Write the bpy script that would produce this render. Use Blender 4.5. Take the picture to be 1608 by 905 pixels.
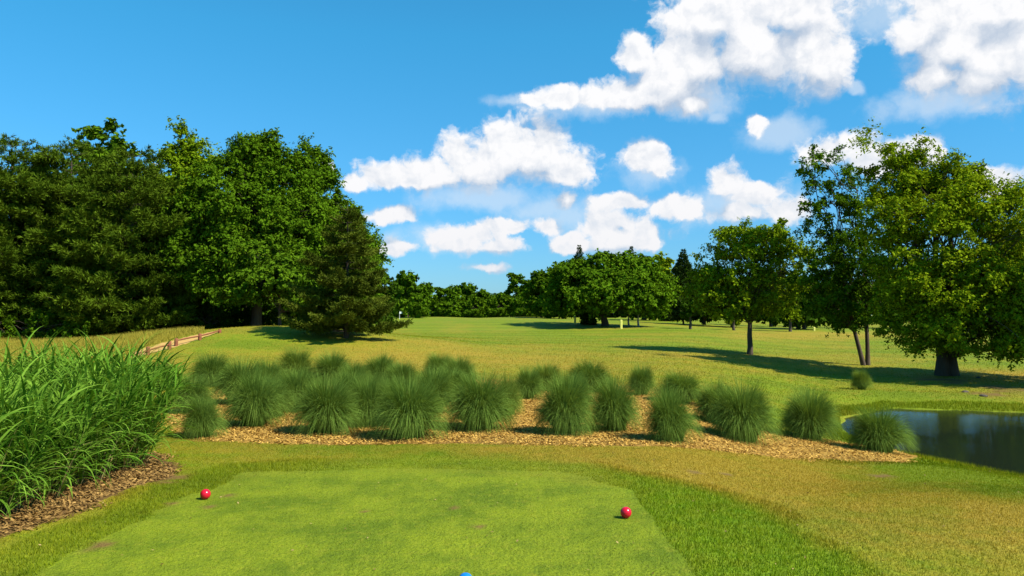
import bpy, math, random
import numpy as np
from mathutils import Vector
R = math.radians
PI = math.pi
rng = np.random.default_rng(7)
random.seed(7)
sc = bpy.context.scene
for o in list(bpy.data.objects): bpy.data.objects.remove(o)
col = sc.collection

# ------------------------------------------------------------------ camera
CAM_H, FPX, HOR = 2.4, 1250.0, 495.0
cd = bpy.data.cameras.new('camera'); cam = bpy.data.objects.new('camera', cd); col.objects.link(cam)
cd.sensor_width = 36; cd.lens = 36*FPX/1608; cd.clip_end = 12000; cd.clip_start = .1
PITCH = math.atan((HOR-452.5)/FPX)
cam.location = (0, 0, CAM_H); cam.rotation_euler = (PI/2+PITCH, 0, 0)
sc.camera = cam
CP, SP = math.cos(PITCH), math.sin(PITCH)
def ray(px, py):
    a = (px-804)/FPX; b = (452.5-py)/FPX
    return np.array([a, CP-b*SP, SP+b*CP])
def project(x, y, z):
    dz = z-CAM_H
    f = y*CP+dz*SP; u = -y*SP+dz*CP
    f = np.maximum(f, .01)
    return 804+FPX*x/f, 452.5-FPX*u/f

# ------------------------------------------------------------------ light
SUN_EL, SUN_AZ = 47.0, 117.0       # azimuth clockwise from +Y (the view direction): the sun stands to the right and a little behind
sd = bpy.data.lights.new('sun', 'SUN'); sd.energy = 4.9; sd.angle = R(.55); sd.color = (1, .95, .84)
sun = bpy.data.objects.new('sun', sd); col.objects.link(sun)
sv = Vector((math.cos(R(SUN_EL))*math.sin(R(SUN_AZ)), math.cos(R(SUN_EL))*math.cos(R(SUN_AZ)), math.sin(R(SUN_EL))))
sun.rotation_euler = sv.to_track_quat('Z', 'Y').to_euler()
sc.view_settings.view_transform = 'Standard'; sc.view_settings.look = 'None'
sc.view_settings.exposure = .72; sc.view_settings.gamma = 1; sc.view_settings.use_curve_mapping = False
sc.cycles.max_bounces = 5; sc.cycles.diffuse_bounces = 3; sc.cycles.transmission_bounces = 3; sc.cycles.glossy_bounces = 2
sc.cycles.transparent_max_bounces = 8; sc.cycles.use_denoising = True

# ------------------------------------------------------------------ node helper
class NT:
    def __init__(s, tree): s.t = tree
    def n(s, typ, **kw):
        nd = s.t.nodes.new(typ)
        for k, v in kw.items(): setattr(nd, k, v)
        return nd
    def put(s, sock, v):
        if v is None: return
        if hasattr(v, 'is_output') or isinstance(v, bpy.types.NodeSocket): s.t.links.new(v, sock)
        else:
            try: sock.default_value = v
            except Exception: sock.default_value = (*v, 1) if len(v) == 3 else v
    def math(s, op, a, b=None, c=None, clamp=False):
        nd = s.n('ShaderNodeMath', operation=op, use_clamp=clamp)
        for i, v in enumerate((a, b, c)): s.put(nd.inputs[i], v)
        return nd.outputs[0]
    def vm(s, op, a, b=None, c=None):
        nd = s.n('ShaderNodeVectorMath', operation=op)
        for i, v in enumerate((a, b, c)): s.put(nd.inputs[i], v)
        return nd.outputs['Value'] if op in ('LENGTH', 'DOT_PRODUCT') else nd.outputs[0]
    def mix(s, f, a, b, blend='MIX'):
        nd = s.n('ShaderNodeMix', data_type='RGBA', blend_type=blend)
        s.put(nd.inputs[0], f); s.put(nd.inputs[6], a); s.put(nd.inputs[7], b)
        return nd.outputs[2]
    def noise(s, vec, scale, detail=4, rough=.5, dist=0, lac=2.0, color=False):
        nd = s.n('ShaderNodeTexNoise'); s.put(nd.inputs['Vector'], vec)
        nd.inputs['Scale'].default_value = scale; nd.inputs['Detail'].default_value = detail
        nd.inputs['Roughness'].default_value = rough; nd.inputs['Distortion'].default_value = dist
        nd.inputs['Lacunarity'].default_value = lac
        return nd.outputs['Color' if color else 'Fac']
    def ramp(s, v, a, b, lo=0., hi=1., mode='SMOOTHSTEP'):
        nd = s.n('ShaderNodeMapRange', interpolation_type=mode)
        s.put(nd.inputs[0], v); nd.inputs[1].default_value = a; nd.inputs[2].default_value = b
        nd.inputs[3].default_value = lo; nd.inputs[4].default_value = hi
        return nd.outputs[0]

# ------------------------------------------------------------------ sky with fair-weather cumulus
# each entry: a puff's direction (azimuth, elevation as seen from the tee) with its half width, height above and depth below
PUFFS = [
 (1272,92,62,74,58),(1185,80,92,84,68),(1090,98,84,60,52),(1050,138,76,46,42),(1125,25,92,60,60),(1240,10,90,60,60),(1002,88,32,28,32),(958,152,46,28,22),(1010,150,60,34,30),(888,152,44,23,22),(842,156,22,9,9),(1085,165,30,20,18),
 (1440,55,38,32,28),(1502,68,70,60,58),(1574,88,92,80,62),(1474,120,42,34,32),(1535,128,62,30,30),(1482,10,60,40,40),(1580,5,80,50,50),
 (832,246,76,60,50),(850,232,44,34,36),(888,272,46,40,28),(722,254,42,44,40),(772,262,62,48,38),(652,276,46,28,26),(600,281,44,25,22),(556,288,30,15,12),(888,314,20,16,16),(690,276,52,30,26),
 (1018,248,38,26,28),(1038,262,24,20,24),(612,338,46,17,14),(622,392,34,18,12),(715,375,44,29,22),(748,368,46,22,20),(782,388,54,17,14),(856,357,30,19,15),(790,356,52,14,12),(767,423,35,11,9),
 (950,360,48,33,28),(900,385,34,19,14),(1002,375,52,27,18),(960,385,52,20,16),(975,320,44,17,14),(978,352,40,24,24),(1062,326,43,24,18),(1140,288,32,31,26),(1182,306,46,24,20),(1232,335,38,22,20),(1165,338,60,18,14),
 (1310,240,46,28,26),(1447,240,31,23,22),(1378,256,52,24,24),(1566,292,35,23,18),(1186,196,20,18,18),(508,266,14,18,14)]
VEILS = [(805,158,44,9,9),(1345,140,16,12,10),(1125,184,14,10,10),(760,310,110,22,26),(1225,205,60,22,26),(1395,22,70,40,34),(1020,270,50,26,26),(930,165,110,22,20),(1150,320,90,34,30),(700,372,80,22,24),(900,340,70,26,30),(1480,160,90,26,24),(850,330,60,24,22),(1100,160,60,30,26)]
w = bpy.data.worlds.new('World'); sc.world = w; w.use_nodes = True
w.node_tree.nodes.clear()
T = NT(w.node_tree)
def azel(px, py):
    d = ray(px, py); d = d/np.linalg.norm(d)
    return math.atan2(d[0], d[1]), math.asin(d[2])

tc = T.n('ShaderNodeTexCoord'); D = T.vm('NORMALIZE', tc.outputs['Generated'])
sp = T.n('ShaderNodeSeparateXYZ'); w.node_tree.links.new(D, sp.inputs[0])
az = T.math('ARCTAN2', sp.outputs[0], sp.outputs[1]); el = T.math('ARCSINE', sp.outputs[2])
def comb(a, b, c=None):
    cb = T.n('ShaderNodeCombineXYZ'); T.put(cb.inputs[0], a); T.put(cb.inputs[1], b)
    if c is not None: T.put(cb.inputs[2], c)
    return cb.outputs[0]
P2 = comb(az, el)
nz = T.n('ShaderNodeTexSky', sky_type='NISHITA', sun_disc=False)
nz.sun_elevation = R(SUN_EL); nz.sun_rotation = R(SUN_AZ); nz.altitude = 50; nz.air_density = 1.0; nz.dust_density = .3; nz.ozone_density = 2.2
tint = T.mix(T.ramp(el, 0., .34, mode='LINEAR'), (.36, .62, .96), (.26, 1.06, 1.26))
skyc = T.mix(1.0, nz.outputs[0], tint, 'MULTIPLY')
SK = .089
def bgs(c, t=None):
    t = t or T
    b = t.n('ShaderNodeBackground'); t.put(b.inputs[0], c); b.inputs[1].default_value = SK; return b.outputs[0]
def noise2(t, vec, scale, detail, rough):
    nd = t.n('ShaderNodeTexNoise', noise_dimensions='2D'); t.put(nd.inputs['Vector'], vec)
    nd.inputs['Scale'].default_value = scale; nd.inputs['Detail'].default_value = detail; nd.inputs['Roughness'].default_value = rough
    return nd
def group(name, ins, outs):
    g = bpy.data.node_groups.new(name, 'ShaderNodeTree')
    for n_, ty in ins: g.interface.new_socket(n_, in_out='INPUT', socket_type=ty)
    for n_, ty in outs: g.interface.new_socket(n_, in_out='OUTPUT', socket_type=ty)
    t = NT(g); return g, t, t.n('NodeGroupInput'), t.n('NodeGroupOutput')
# billowing detail, shared by all tiles
gd, t, gi, go = group('billows', [('P', 'NodeSocketVector')], [('D', 'NodeSocketFloat')])
n1 = noise2(t, gi.outputs[0], 22, 7, .60).outputs[0]
vo = t.n('ShaderNodeTexVoronoi', feature='SMOOTH_F1', voronoi_dimensions='2D'); t.put(vo.inputs['Vector'], gi.outputs[0])
vo.inputs['Scale'].default_value = 34; vo.inputs['Smoothness'].default_value = .6
vo.inputs['Detail'].default_value = 2.5; vo.inputs['Roughness'].default_value = .45; vo.inputs['Lacunarity'].default_value = 2.3; vo.normalize = True
t.put(go.inputs[0], t.math('ADD', t.math('MULTIPLY', t.math('SUBTRACT', n1, .5), 1.75), t.math('MULTIPLY', t.math('SUBTRACT', .42, vo.outputs['Distance']), .70)))
# what the densities become: colour of cloud over sky
gs, t, gi, go = group('cloud_shade', [('P', 'NodeSocketVector'), ('f0', 'NodeSocketFloat'), ('f1', 'NodeSocketFloat'), ('sky', 'NodeSocketColor'), ('el', 'NodeSocketFloat'), ('veil', 'NodeSocketFloat')], [('S', 'NodeSocketShader')])
def bil(vec):
    nd = t.n('ShaderNodeGroup'); nd.node_tree = gd; t.put(nd.inputs[0], vec); return nd.outputs[0]
d0 = bil(gi.outputs[0]); d1 = bil(t.vm('ADD', gi.outputs[0], (.005, .010, 0)))
F0 = t.math('ADD', t.math('ADD', gi.outputs[1], d0), .13)
grad = t.math('SUBTRACT', gi.outputs[1], gi.outputs[2])
wid = t.ramp(grad, -.6, .15, 1.0, .52)
vl = t.math('MULTIPLY', t.ramp(t.math('ADD', gi.outputs[5], t.math('MULTIPLY', d0, .8)), -.3, .8), .5)
dens = t.math('DIVIDE', F0, wid, clamp=True); dens = t.ramp(dens, 0., 1.)
lit = t.math('ADD', t.ramp(grad, -.48, .20, .0, .92), t.math('MULTIPLY', t.math('SUBTRACT', d0, d1), .9), clamp=True)
elf = t.ramp(gi.outputs[4], .03, .2, 0., 1., 'LINEAR')
cc = t.mix(lit, t.mix(elf, (3.7, 4.6, 5.6), (3.2, 3.9, 4.9)), t.mix(elf, (6.1, 6.1, 6.3), (6.75, 6.75, 6.85)))
t.put(go.inputs[0], bgs(t.mix(dens, t.mix(vl, gi.outputs[3], (5.6, 6.1, 6.6)), cc), t))
gw, t, gi, go = group('cloud_warp', [('P', 'NodeSocketVector')], [('P', 'NodeSocketVector')])
wn = noise2(t, gi.outputs[0], 24, 6, .62)
t.put(go.inputs[0], t.vm('ADD', gi.outputs[0], t.vm('MULTIPLY', t.vm('SUBTRACT', wn.outputs['Color'], (.5, .5, .5)), (.026, .018, 0))))
def puff_field(t, vec, puffs, k=.4):
    s3 = t.n('ShaderNodeSeparateXYZ'); t.put(s3.inputs[0], vec)
    c3 = t.n('ShaderNodeCombineXYZ'); t.put(c3.inputs[0], s3.outputs[0]); t.put(c3.inputs[1], s3.outputs[1]); t.put(c3.inputs[2], t.math('MULTIPLY', s3.outputs[1], -1.))
    acc = None
    for (px, py, rx, ru, rd) in puffs:
        u, v = azel(px, py); sx, su, sdn = FPX/rx, FPX/ru, FPX/rd
        q = t.vm('MULTIPLY_ADD', c3.outputs[0], (sx, su, sdn), (-u*sx, -v*su, v*sdn))
        L = t.vm('LENGTH', t.vm('MAXIMUM', q, (-99, 0, 0)))
        acc = L if acc is None else t.math('SMOOTH_MIN', acc, L, k)
    return t.math('SUBTRACT', 1., acc)
def cloud_tile(puffs, veils):
    gt, t, gi, go = group('cloud_tile', [('P', 'NodeSocketVector'), ('sky', 'NodeSocketColor'), ('el', 'NodeSocketFloat')], [('S', 'NodeSocketShader')])
    wv = t.n('ShaderNodeGroup'); wv.node_tree = gw; t.put(wv.inputs[0], gi.outputs[0]); Pw = wv.outputs[0]
    f0 = puff_field(t, Pw, puffs, .32); f1 = puff_field(t, t.vm('ADD', Pw, (.006, .032, 0)), puffs, .8)
    sh = t.n('ShaderNodeGroup'); sh.node_tree = gs
    fv = puff_field(t, Pw, veils) if veils else -9.
    for i, v in enumerate((Pw, f0, f1, gi.outputs[1], gi.outputs[2], fv)): t.put(sh.inputs[i], v)
    t.put(go.inputs[0], sh.outputs[0])
    nd = T.n('ShaderNodeGroup'); nd.node_tree = gt
    T.put(nd.inputs[0], P2); T.put(nd.inputs[1], skyc); T.put(nd.inputs[2], el)
    return nd.outputs[0]
plain = bgs(skyc)
def pick(cond, a, b):      # b where cond is 1
    m = T.n('ShaderNodeMixShader'); T.put(m.inputs[0], cond); T.put(m.inputs[1], a); T.put(m.inputs[2], b); return m.outputs[0]
PP = [(azel(p[0], p[1]), p) for p in PUFFS]; VV_ = [(azel(p[0], p[1]), p) for p in VEILS]
A0, A1 = -.30, .60; AE = [A0, -.115, -.02, .075, .17, .265, .36, A1]; EE = [.03, .075, .125, .19, .52]
tiles = None; ncount = []
def inside(puf, a0, a1, e0, e1, m=1.75):
    (u, v), (px, py, rx, ru, rd) = puf
    return u+m*rx/FPX > a0-.011 and u-m*rx/FPX < a1+.011 and v+m*ru/FPX > e0-.022 and v-m*rd/FPX < e1+.022
shader = plain
rows = plain
for i in range(len(AE)-1):
    colm = plain
    for j in range(len(EE)-1):
        sel = [p[1] for p in PP if inside(p, AE[i], AE[i+1], EE[j], EE[j+1])]
        ncount.append(len(sel))
        selv = [p[1] for p in VV_ if inside(p, AE[i], AE[i+1], EE[j], EE[j+1])]
        tile = cloud_tile(sel or [(5000, -3000, 10, 10, 10)], selv) if sel or selv else plain
        colm = tile if j == 0 else pick(T.math('GREATER_THAN', el, EE[j]), colm, tile)
    rows = colm if i == 0 else pick(T.math('GREATER_THAN', az, AE[i]), rows, colm)
inb = T.math('MULTIPLY', T.math('MULTIPLY', T.math('GREATER_THAN', az, A0), T.math('LESS_THAN', az, A1)), T.math('MULTIPLY', T.math('GREATER_THAN', el, EE[0]), T.math('LESS_THAN', el, EE[-1])))
final = pick(inb, plain, rows)
wo = T.n('ShaderNodeOutputWorld'); w.node_tree.links.new(final, wo.inputs[0])
w.cycles.sampling_method = 'MANUAL'; w.cycles.sample_map_resolution = 256
print('tile puffs', ncount)

# ------------------------------------------------------------------ objects: naming and tagging
def tag(o, label=None, cat=None, group=None, kind=None):
    if label: o['label'] = label
    if cat: o['category'] = cat
    if group: o['group'] = group
    if kind: o['kind'] = kind
    return o
def empty(name, loc, rz=0):
    o = bpy.data.objects.new(name, None); col.objects.link(o); o.location = loc; o.rotation_euler = (0, 0, rz); o.empty_display_size = .3
    return o
def link(name, me, parent=None, loc=None):
    o = bpy.data.objects.new(name, me); col.objects.link(o)
    if parent is not None: o.parent = parent
    if loc is not None: o.location = loc
    return o
def mesh_np(name, v, f, m=None, attrs=None, smooth=False):
    """v (n,3) points, f (k,3) or (k,4) faces -> one mesh"""
    me = bpy.data.meshes.new(name); v = np.asarray(v, np.float32); f = np.asarray(f, np.int32); k = f.shape[1]
    me.vertices.add(len(v)); me.vertices.foreach_set('co', v.ravel())
    me.loops.add(f.size); me.loops.foreach_set('vertex_index', f.ravel())
    me.polygons.add(len(f)); me.polygons.foreach_set('loop_start', np.arange(len(f), dtype=np.int32)*k)
    if smooth: me.polygons.foreach_set('use_smooth', np.ones(len(f), bool))
    for nm, (dom, arr) in (attrs or {}).items():
        a = me.attributes.new(nm, 'FLOAT', dom); a.data.foreach_set('value', np.asarray(arr, np.float32))
    if m: me.materials.append(m)
    me.update(calc_edges=True)
    return me
def mat(name):
    m = bpy.data.materials.new(name); m.use_nodes = True; m.node_tree.nodes.clear(); return m, NT(m.node_tree)
def finish(m, t, shader):
    o = t.n('ShaderNodeOutputMaterial'); m.node_tree.links.new(shader, o.inputs[0]); return m
def attr(t, nm):
    a = t.n('ShaderNodeAttribute'); a.attribute_name = nm; return a.outputs['Fac']
def principled(t, color, rough=.8, normal=None, **kw):
    b = t.n('ShaderNodeBsdfPrincipled'); t.put(b.inputs['Base Color'], color); t.put(b.inputs['Roughness'], rough)
    for k, v in kw.items(): t.put(b.inputs[k.replace('_', ' ')], v)
    if normal is not None: t.put(b.inputs['Normal'], normal)
    return b.outputs[0]
def bump(t, h, strength, dist):
    b = t.n('ShaderNodeBump'); t.put(b.inputs['Height'], h); b.inputs['Strength'].default_value = strength; b.inputs['Distance'].default_value = dist
    return b.outputs[0]

# ------------------------------------------------------------------ lie of the land
WATER = -1.0
def sstep(x, a, b):
    t = np.clip((x-a)/(b-a), 0, 1); return t*t*(3-2*t)
_yy = np.arange(-300, 3000, 1.0)
def prof(pts):
    t = np.interp(_yy, [p[0] for p in pts], [p[1] for p in pts]); k = np.hanning(15); return np.convolve(np.pad(t, 7, 'edge'), k/k.sum(), 'valid')
_pc = prof([(-300, 0), (27, 0), (40, .32), (60, .72), (95, 1.30), (150, 1.85), (200, 1.6), (300, 1.2), (3000, 1.0)])
_pr = prof([(-300, 0), (9, -.02), (13, -.42), (16, -.68), (24, -.82), (30, -.72), (38, -.5), (48, -.05), (80, .42), (110, .75), (150, 1.0), (300, 1.2), (3000, 1.0)])
POND = np.array([(11.6,15.2),(10.9,16.2),(10.35,17.4),(10.0,18.5),(9.75,19.6),(9.5,20.7),(9.5,23),(10.8,26.4),(13.9,29.1),(17.9,27.9),(24,28.5),(30,25),(31,19),(25,13.5),(17,12.6),(13,13.3)])
def poly_sd(x, y, P):
    """signed distance to a polygon, negative inside"""
    sh = np.shape(x); x = np.ravel(x); y = np.ravel(y)
    d = np.full(x.shape, 1e9); ins = np.zeros(x.shape, bool); n = len(P)
    for i in range(n):
        ax, ay = P[i]; bx, by = P[(i+1) % n]; ex, ey = bx-ax, by-ay
        t = np.clip(((x-ax)*ex+(y-ay)*ey)/(ex*ex+ey*ey), 0, 1)
        d = np.minimum(d, np.hypot(x-ax-t*ex, y-ay-t*ey))
        c = ((ay > y) != (by > y))
        with np.errstate(divide='ignore', invalid='ignore'): c &= x < (bx-ax)*(y-ay)/(by-ay+1e-12)+ax
        ins ^= c
    return np.where(ins, -d, d).reshape(sh)
def vnoise(x, y, s, seed=0):
    """smooth value noise, -1..1"""
    x = np.asarray(x)/s+seed*17.3; y = np.asarray(y)/s-seed*9.1
    xi = np.floor(x).astype(np.int64); yi = np.floor(y).astype(np.int64); fx = x-xi; fy = y-yi
    fx = fx*fx*(3-2*fx); fy = fy*fy*(3-2*fy)
    def h(a, b):
        n = (a*374761393+b*668265263+seed*1442695) & 0x7fffffff; n = ((n ^ (n >> 13))*1274126177) & 0x7fffffff
        return ((n ^ (n >> 16)) & 0xffff)/32767.5-1
    return (h(xi, yi)*(1-fx)+h(xi+1, yi)*fx)*(1-fy)+(h(xi, yi+1)*(1-fx)+h(xi+1, yi+1)*fx)*fy
def height(x, y):
    x = np.asarray(x, float); y = np.asarray(y, float)
    zc = np.interp(y, _yy, _pc); zr = np.interp(y, _yy, _pr)
    r = sstep(x/np.maximum(y, 5), .16, .44)*sstep(y, 7, 14)
    z = zc*(1-r)+zr*r
    z = z+1.18*np.exp(-((x+14.5)/10.5)**2-((y-48)/7.5)**2)                 # the mown mound before the wood
    z = z+.55*np.exp(-((x-6)/16)**2-((y-92)/16)**2)                        # swell of the far fairway
    z = z+.34*vnoise(x, y, 17, 3)*sstep(y, 30, 60)+.05*vnoise(x, y, 6, 5)*sstep(y, 17, 30)
    near = (x > 0) & (y < 60) & (y > -5)
    if np.any(near):
        s = np.full(np.shape(z), 99.); s[near] = poly_sd(x[near], y[near], POND) if np.ndim(x) else poly_sd(x, y, POND)
        s = s+.18*vnoise(x, y, 1.3, 9)
        wgt = sstep(s, -.2, 5.0)
        bank = WATER+.03+np.clip(s, 0, 3)*.16
        z = np.where(s > 0, bank*(1-wgt)+z*wgt, WATER-np.minimum(-s, 1.2)*.5+.03*np.exp(s*8))
    return z
def hit(px, py):
    """where the line of sight through a point of the photograph meets the ground"""
    d = ray(px, py); t = np.geomspace(4, 900, 6000)
    P = d[None]*t[:, None]+np.array([0, 0, CAM_H]); h = height(P[:, 0], P[:, 1]); i = np.nonzero(P[:, 2] < h)[0]
    i = i[0] if len(i) else len(t)-1
    return np.array([P[i, 0], P[i, 1], h[i]])
def on_ground(px, Y):
    x = (px-804)/FPX*Y; return np.array([x, Y, float(height(np.array([x]), np.array([Y]))[0])])
def ppoly(pts): return np.array([hit(a, b)[:2] for a, b in pts])

TEE = [(392,742),(640,736),(880,742),(992,768),(1036,832),(1095,905),(1500,1500),(-900,1500),(60,905),(180,842),(240,802)]
COLLAR = [(-200,905),(0,862),(110,825),(160,795),(230,765),(300,742),(345,730),(450,724),(640,719),(800,721),(930,726),(1010,745),(1080,757),(1150,775),(1215,800),(1280,838),(1335,875),(1380,905),(1700,1500),(-1200,1500)]
BED = [(330,692),(400,697),(520,699),(640,698),(800,697),(1000,703),(1150,712),(1300,721),(1420,727),(1445,719),(1400,706),(1330,697),(1280,688),(1225,681),(1180,674),(1130,655),(1075,628),(1030,611),(940,604),(820,597),(600,596),(420,598),(310,618),(262,650),(285,688)]
LEFTBED = [(-260,930),(0,846),(70,822),(130,802),(205,768),(262,752),(282,738),(255,715),(150,690),(-260,690)]
PATH = [(205,562),(232,556),(265,548),(300,537),(325,528),(343,522),(335,521),(300,528),(262,537),(228,547),(205,555)]
TEE_W, COL_W, BED_W, LEFT_W, PATH_W = [ppoly(p) for p in (TEE[:6]+[(1180,1000),(-60,1000)]+TEE[8:], COLLAR[:-2]+[(1450,1000),(-420,1000)], BED, LEFTBED, PATH)]
# dead-dry (1) to green (0) turf, read off at places on the course
DRY = [(1400,800,.8),(1250,760,.95),(1100,735,.95),(1560,800,.8),(1500,765,.8),(1300,880,.5),(1500,880,.6),(500,708,.55),(700,708,.65),(850,710,.75),(350,710,.8),(950,718,.9),(1200,725,.95),(1350,735,.7),(1010,722,.9),
 (1440,722,.3),(1500,738,.15),(1608,765,.1),(1560,750,.2),(1250,650,.1),(1150,600,.5),(1250,612,.25),(1400,625,.1),(1350,600,.25),(1200,582,.8),(1300,577,.55),(1050,575,.75),(1500,620,.3),(1560,600,.7),(1600,625,.2),
 (700,572,.85),(600,562,.95),(560,546,.8),(800,560,.65),(900,562,.7),(1000,552,.6),(650,540,.75),(700,515,0),(850,520,.0),(900,530,.1),(1000,520,.15),(780,535,.2),(700,530,.3),(850,545,.45),(950,540,.35),
 (1200,528,.95),(1140,525,.55),(1290,530,.85),(1400,535,.2),(1200,545,.3),(1100,542,.45),(1500,560,.1),(1600,560,0),(1000,533,.45),(1060,530,.2),(1500,520,0),(1300,516,.1),
 (400,530,.3),(350,545,.2),(480,540,.5),(450,562,.6),(300,582,.9),(250,600,.95),(520,570,.9),(100,552,1),(0,540,1),(200,540,.9),(1000,600,.7),(900,590,.7),(1130,640,.3),(100,700,.6),(300,520,.7),(300,900,.3),(700,506,0),(900,506,.1)]
BARE_W = [(*hit(a, b)[:2], r) for a, b, r in ((155,858,.15),(715,798,.07),(753,827,.08),(357,779,.10),(328,796,.09),(268,792,.10),(1090,742,.14),(1140,745,.12),(1385,748,.25),(1500,600,1.5),(1545,618,.7),(1600,612,1.6),(840,755,.05),(575,803,.05),(270,752,.3))]
_D = np.array(DRY, float)
def dryness(px, py):
    n = np.zeros(np.shape(px)); s = np.zeros(np.shape(px))
    for a, b, v in _D:
        # rows near the horizon stand for more ground, so weigh them by distance on the picture's log scale
        d2 = ((px-a)/90)**2+((np.log(np.maximum(py-486, 3))-math.log(max(b-486, 3)))/.13)**2
        wt = 1/(d2+.25)**2; n += v*wt; s += wt
    return n/s
def turf(x, y):
    """dry, lush, tee of the turf at a point"""
    z = height(x, y); px, py = project(x, y, z)
    back = y < 7.5
    px = np.clip(px, -400, 2000); pyc = np.where(back, 900, np.clip(py, 500, 900))
    dry = dryness(px, pyc)
    dry = dry*.80+.26*vnoise(x, y, 1.1, 11)*sstep(-y, -45, -10)+.26*vnoise(x*.6, y, 4.2, 12)+.14*vnoise(x, y, .35, 13)
    cs = poly_sd(x, y, COL_W)+.16*vnoise(x, y, .7, 21); lush = sstep(-cs, -.25, .45); front = sstep(y, 10.6, 11.4)*sstep(x, -3.6, -2.4)*(1-sstep(x, .9, 2.0)); cm = lush; left = 1-sstep(x, -1.2, 1.2); lush = lush*(1-.65*np.maximum(front, left)); soft = .7*cm*np.maximum(front, left)
    ts = poly_sd(x, y, TEE_W)+.05*vnoise(x, y, .5, 22)+sstep(y, 10.3, 11.8)*.25*vnoise(x, y, 1.1, 23); wd_ = .05+.45*sstep(y, 10, 11.6)+.3*sstep(-x, 1, 3); tee = np.maximum(sstep(-ts, -wd_, wd_), soft)
    ps = poly_sd(x, y, POND); dry = dry*sstep(ps, .2, 1.8)
    bare = np.zeros(np.shape(x))
    for (a, b, r) in BARE_W: bare = np.maximum(bare, np.exp(-((x-a)**2+((y-b)*.8)**2)/(r*r))*(1+.9*vnoise(x, y, r*.45, 81)))
    return np.clip(dry, 0, 1), lush, tee, np.clip(bare*1.3-.25, 0, 1)

# ------------------------------------------------------------------ turf colour, shared by ground and blades
def turf_colour(t, blade=False):
    geo = t.n('ShaderNodeNewGeometry'); P = geo.outputs['Position']
    dry, lush, tee = attr(t, 'dry'), attr(t, 'lush'), attr(t, 'tee')
    big = t.noise(t.vm('MULTIPLY', P, (1., .55, 1.)), .30, 5, .62); mid = t.noise(P, 2.6, 4, .65); fine = t.noise(P, 23, 3, .7)
    if blade: fine = attr(t, 'tone')
    wob = t.math('MULTIPLY', t.math('SUBTRACT', mid, .5), 1.1)
    dd = t.math('ADD', dry, t.math('ADD', wob, t.math('MULTIPLY', t.math('SUBTRACT', big, .5), 1.5)), clamp=True)
    green = t.mix(t.ramp(fine, .25, .8), (.090, .140, .005), (.190, .240, .009))
    straw = t.mix(t.ramp(fine, .2, .85), (.20, .145, .012), (.44, .31, .034))
    c = t.mix(dd, green, straw)
    wv_ = t.math('SINE', t.math('ADD', t.vm('DOT_PRODUCT', P, (.35, 1.55, 0)), t.math('MULTIPLY', big, 3.)))
    c = t.mix(t.math('MULTIPLY', t.ramp(wv_, -.5, .5), t.math('SUBTRACT', 1., dd, clamp=True)), c, t.mix(1., c, (1.22, 1.16, 1.1), 'MULTIPLY'))
    lu = t.mix(t.ramp(fine, .2, .8), (.085, .170, .004), (.185, .290, .008))
    te = t.mix(t.ramp(fine, .2, .8), (.130, .185, .006), (.250, .285, .012))
    te = t.mix(t.ramp(t.noise(P, .8, 6, .7), .36, .62), (.110, .160, .006), te); te = t.mix(t.ramp(t.noise(P, 6.5, 3, .6), .52, .72, 0., .55), te, (.235, .25, .016))
    teb = t.mix(t.ramp(t.noise(P, 2.1, 6, .75), .60, .74, 0., .7), te, (.29, .26, .02))
    c = t.mix(t.math('MULTIPLY', lush, t.ramp(mid, .2, .7, 1.0, .75)), c, lu)
    c = t.mix(tee, c, teb)
    # worn brown scuffs
    sc_ = t.ramp(t.noise(P, 3.1, 5, .7), .69, .73); c = t.mix(t.math('MULTIPLY', sc_, .6), c, (.14, .09, .03)); c = t.mix(attr(t, 'bare'), c, (.17, .105, .028))
    return c, P
m_turf, t = mat('turf'); c, P = turf_colour(t)
h = t.math('ADD', t.noise(P, 30, 3, .6), t.math('MULTIPLY', t.noise(P, 6, 3, .6), 1.5))
finish(m_turf, t, principled(t, c, .9, bump(t, h, .7, .05), Specular_IOR_Level=.15))
def blade_mat(name, colour_fn, trans=.3):
    m, t = mat(name); c = colour_fn(t)
    d = t.n('ShaderNodeBsdfDiffuse'); t.put(d.inputs[0], c); tr = t.n('ShaderNodeBsdfTranslucent'); t.put(tr.inputs[0], t.mix(1., c, (1.25, 1.1, .6), 'MULTIPLY'))
    ms = t.n('ShaderNodeMixShader'); ms.inputs[0].default_value = trans; m.node_tree.links.new(d.outputs[0], ms.inputs[1]); m.node_tree.links.new(tr.outputs[0], ms.inputs[2])
    return finish(m, t, ms.outputs[0])
m_blade = blade_mat('turf_blades', lambda t: turf_colour(t, True)[0], .25)
def two_tone(a, b, scale=None, attrn='tone', hue=None):
    def fn(t):
        f = t.ramp(attr(t, attrn), 0, 1, mode='LINEAR'); c = t.mix(f, a, b)
        if hue:
            oi = t.n('ShaderNodeObjectInfo'); c = t.mix(t.math('MULTIPLY', oi.outputs['Random'], .6), c, hue)
        return c
    return fn
m_mulch, t = mat('wood_mulch'); geo = t.n('ShaderNodeNewGeometry'); P = geo.outputs['Position']
vo = t.n('ShaderNodeTexVoronoi'); t.put(vo.inputs['Vector'], P); vo.inputs['Scale'].default_value = 26
bw = t.n('ShaderNodeRGBToBW'); t.put(bw.inputs[0], vo.outputs['Color'])
c = t.mix(bw.outputs[0], (.20, .105, .022), (.46, .28, .065)); c = t.mix(t.ramp(t.noise(P, 1.2, 4, .6), .45, .7), c, (.20, .10, .022))
finish(m_mulch, t, principled(t, c, .9, bump(t, vo.outputs['Distance'], .8, .04), Specular_IOR_Level=.1))
m_sand, t = mat('sandy_path'); geo = t.n('ShaderNodeNewGeometry'); P = geo.outputs['Position']
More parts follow.
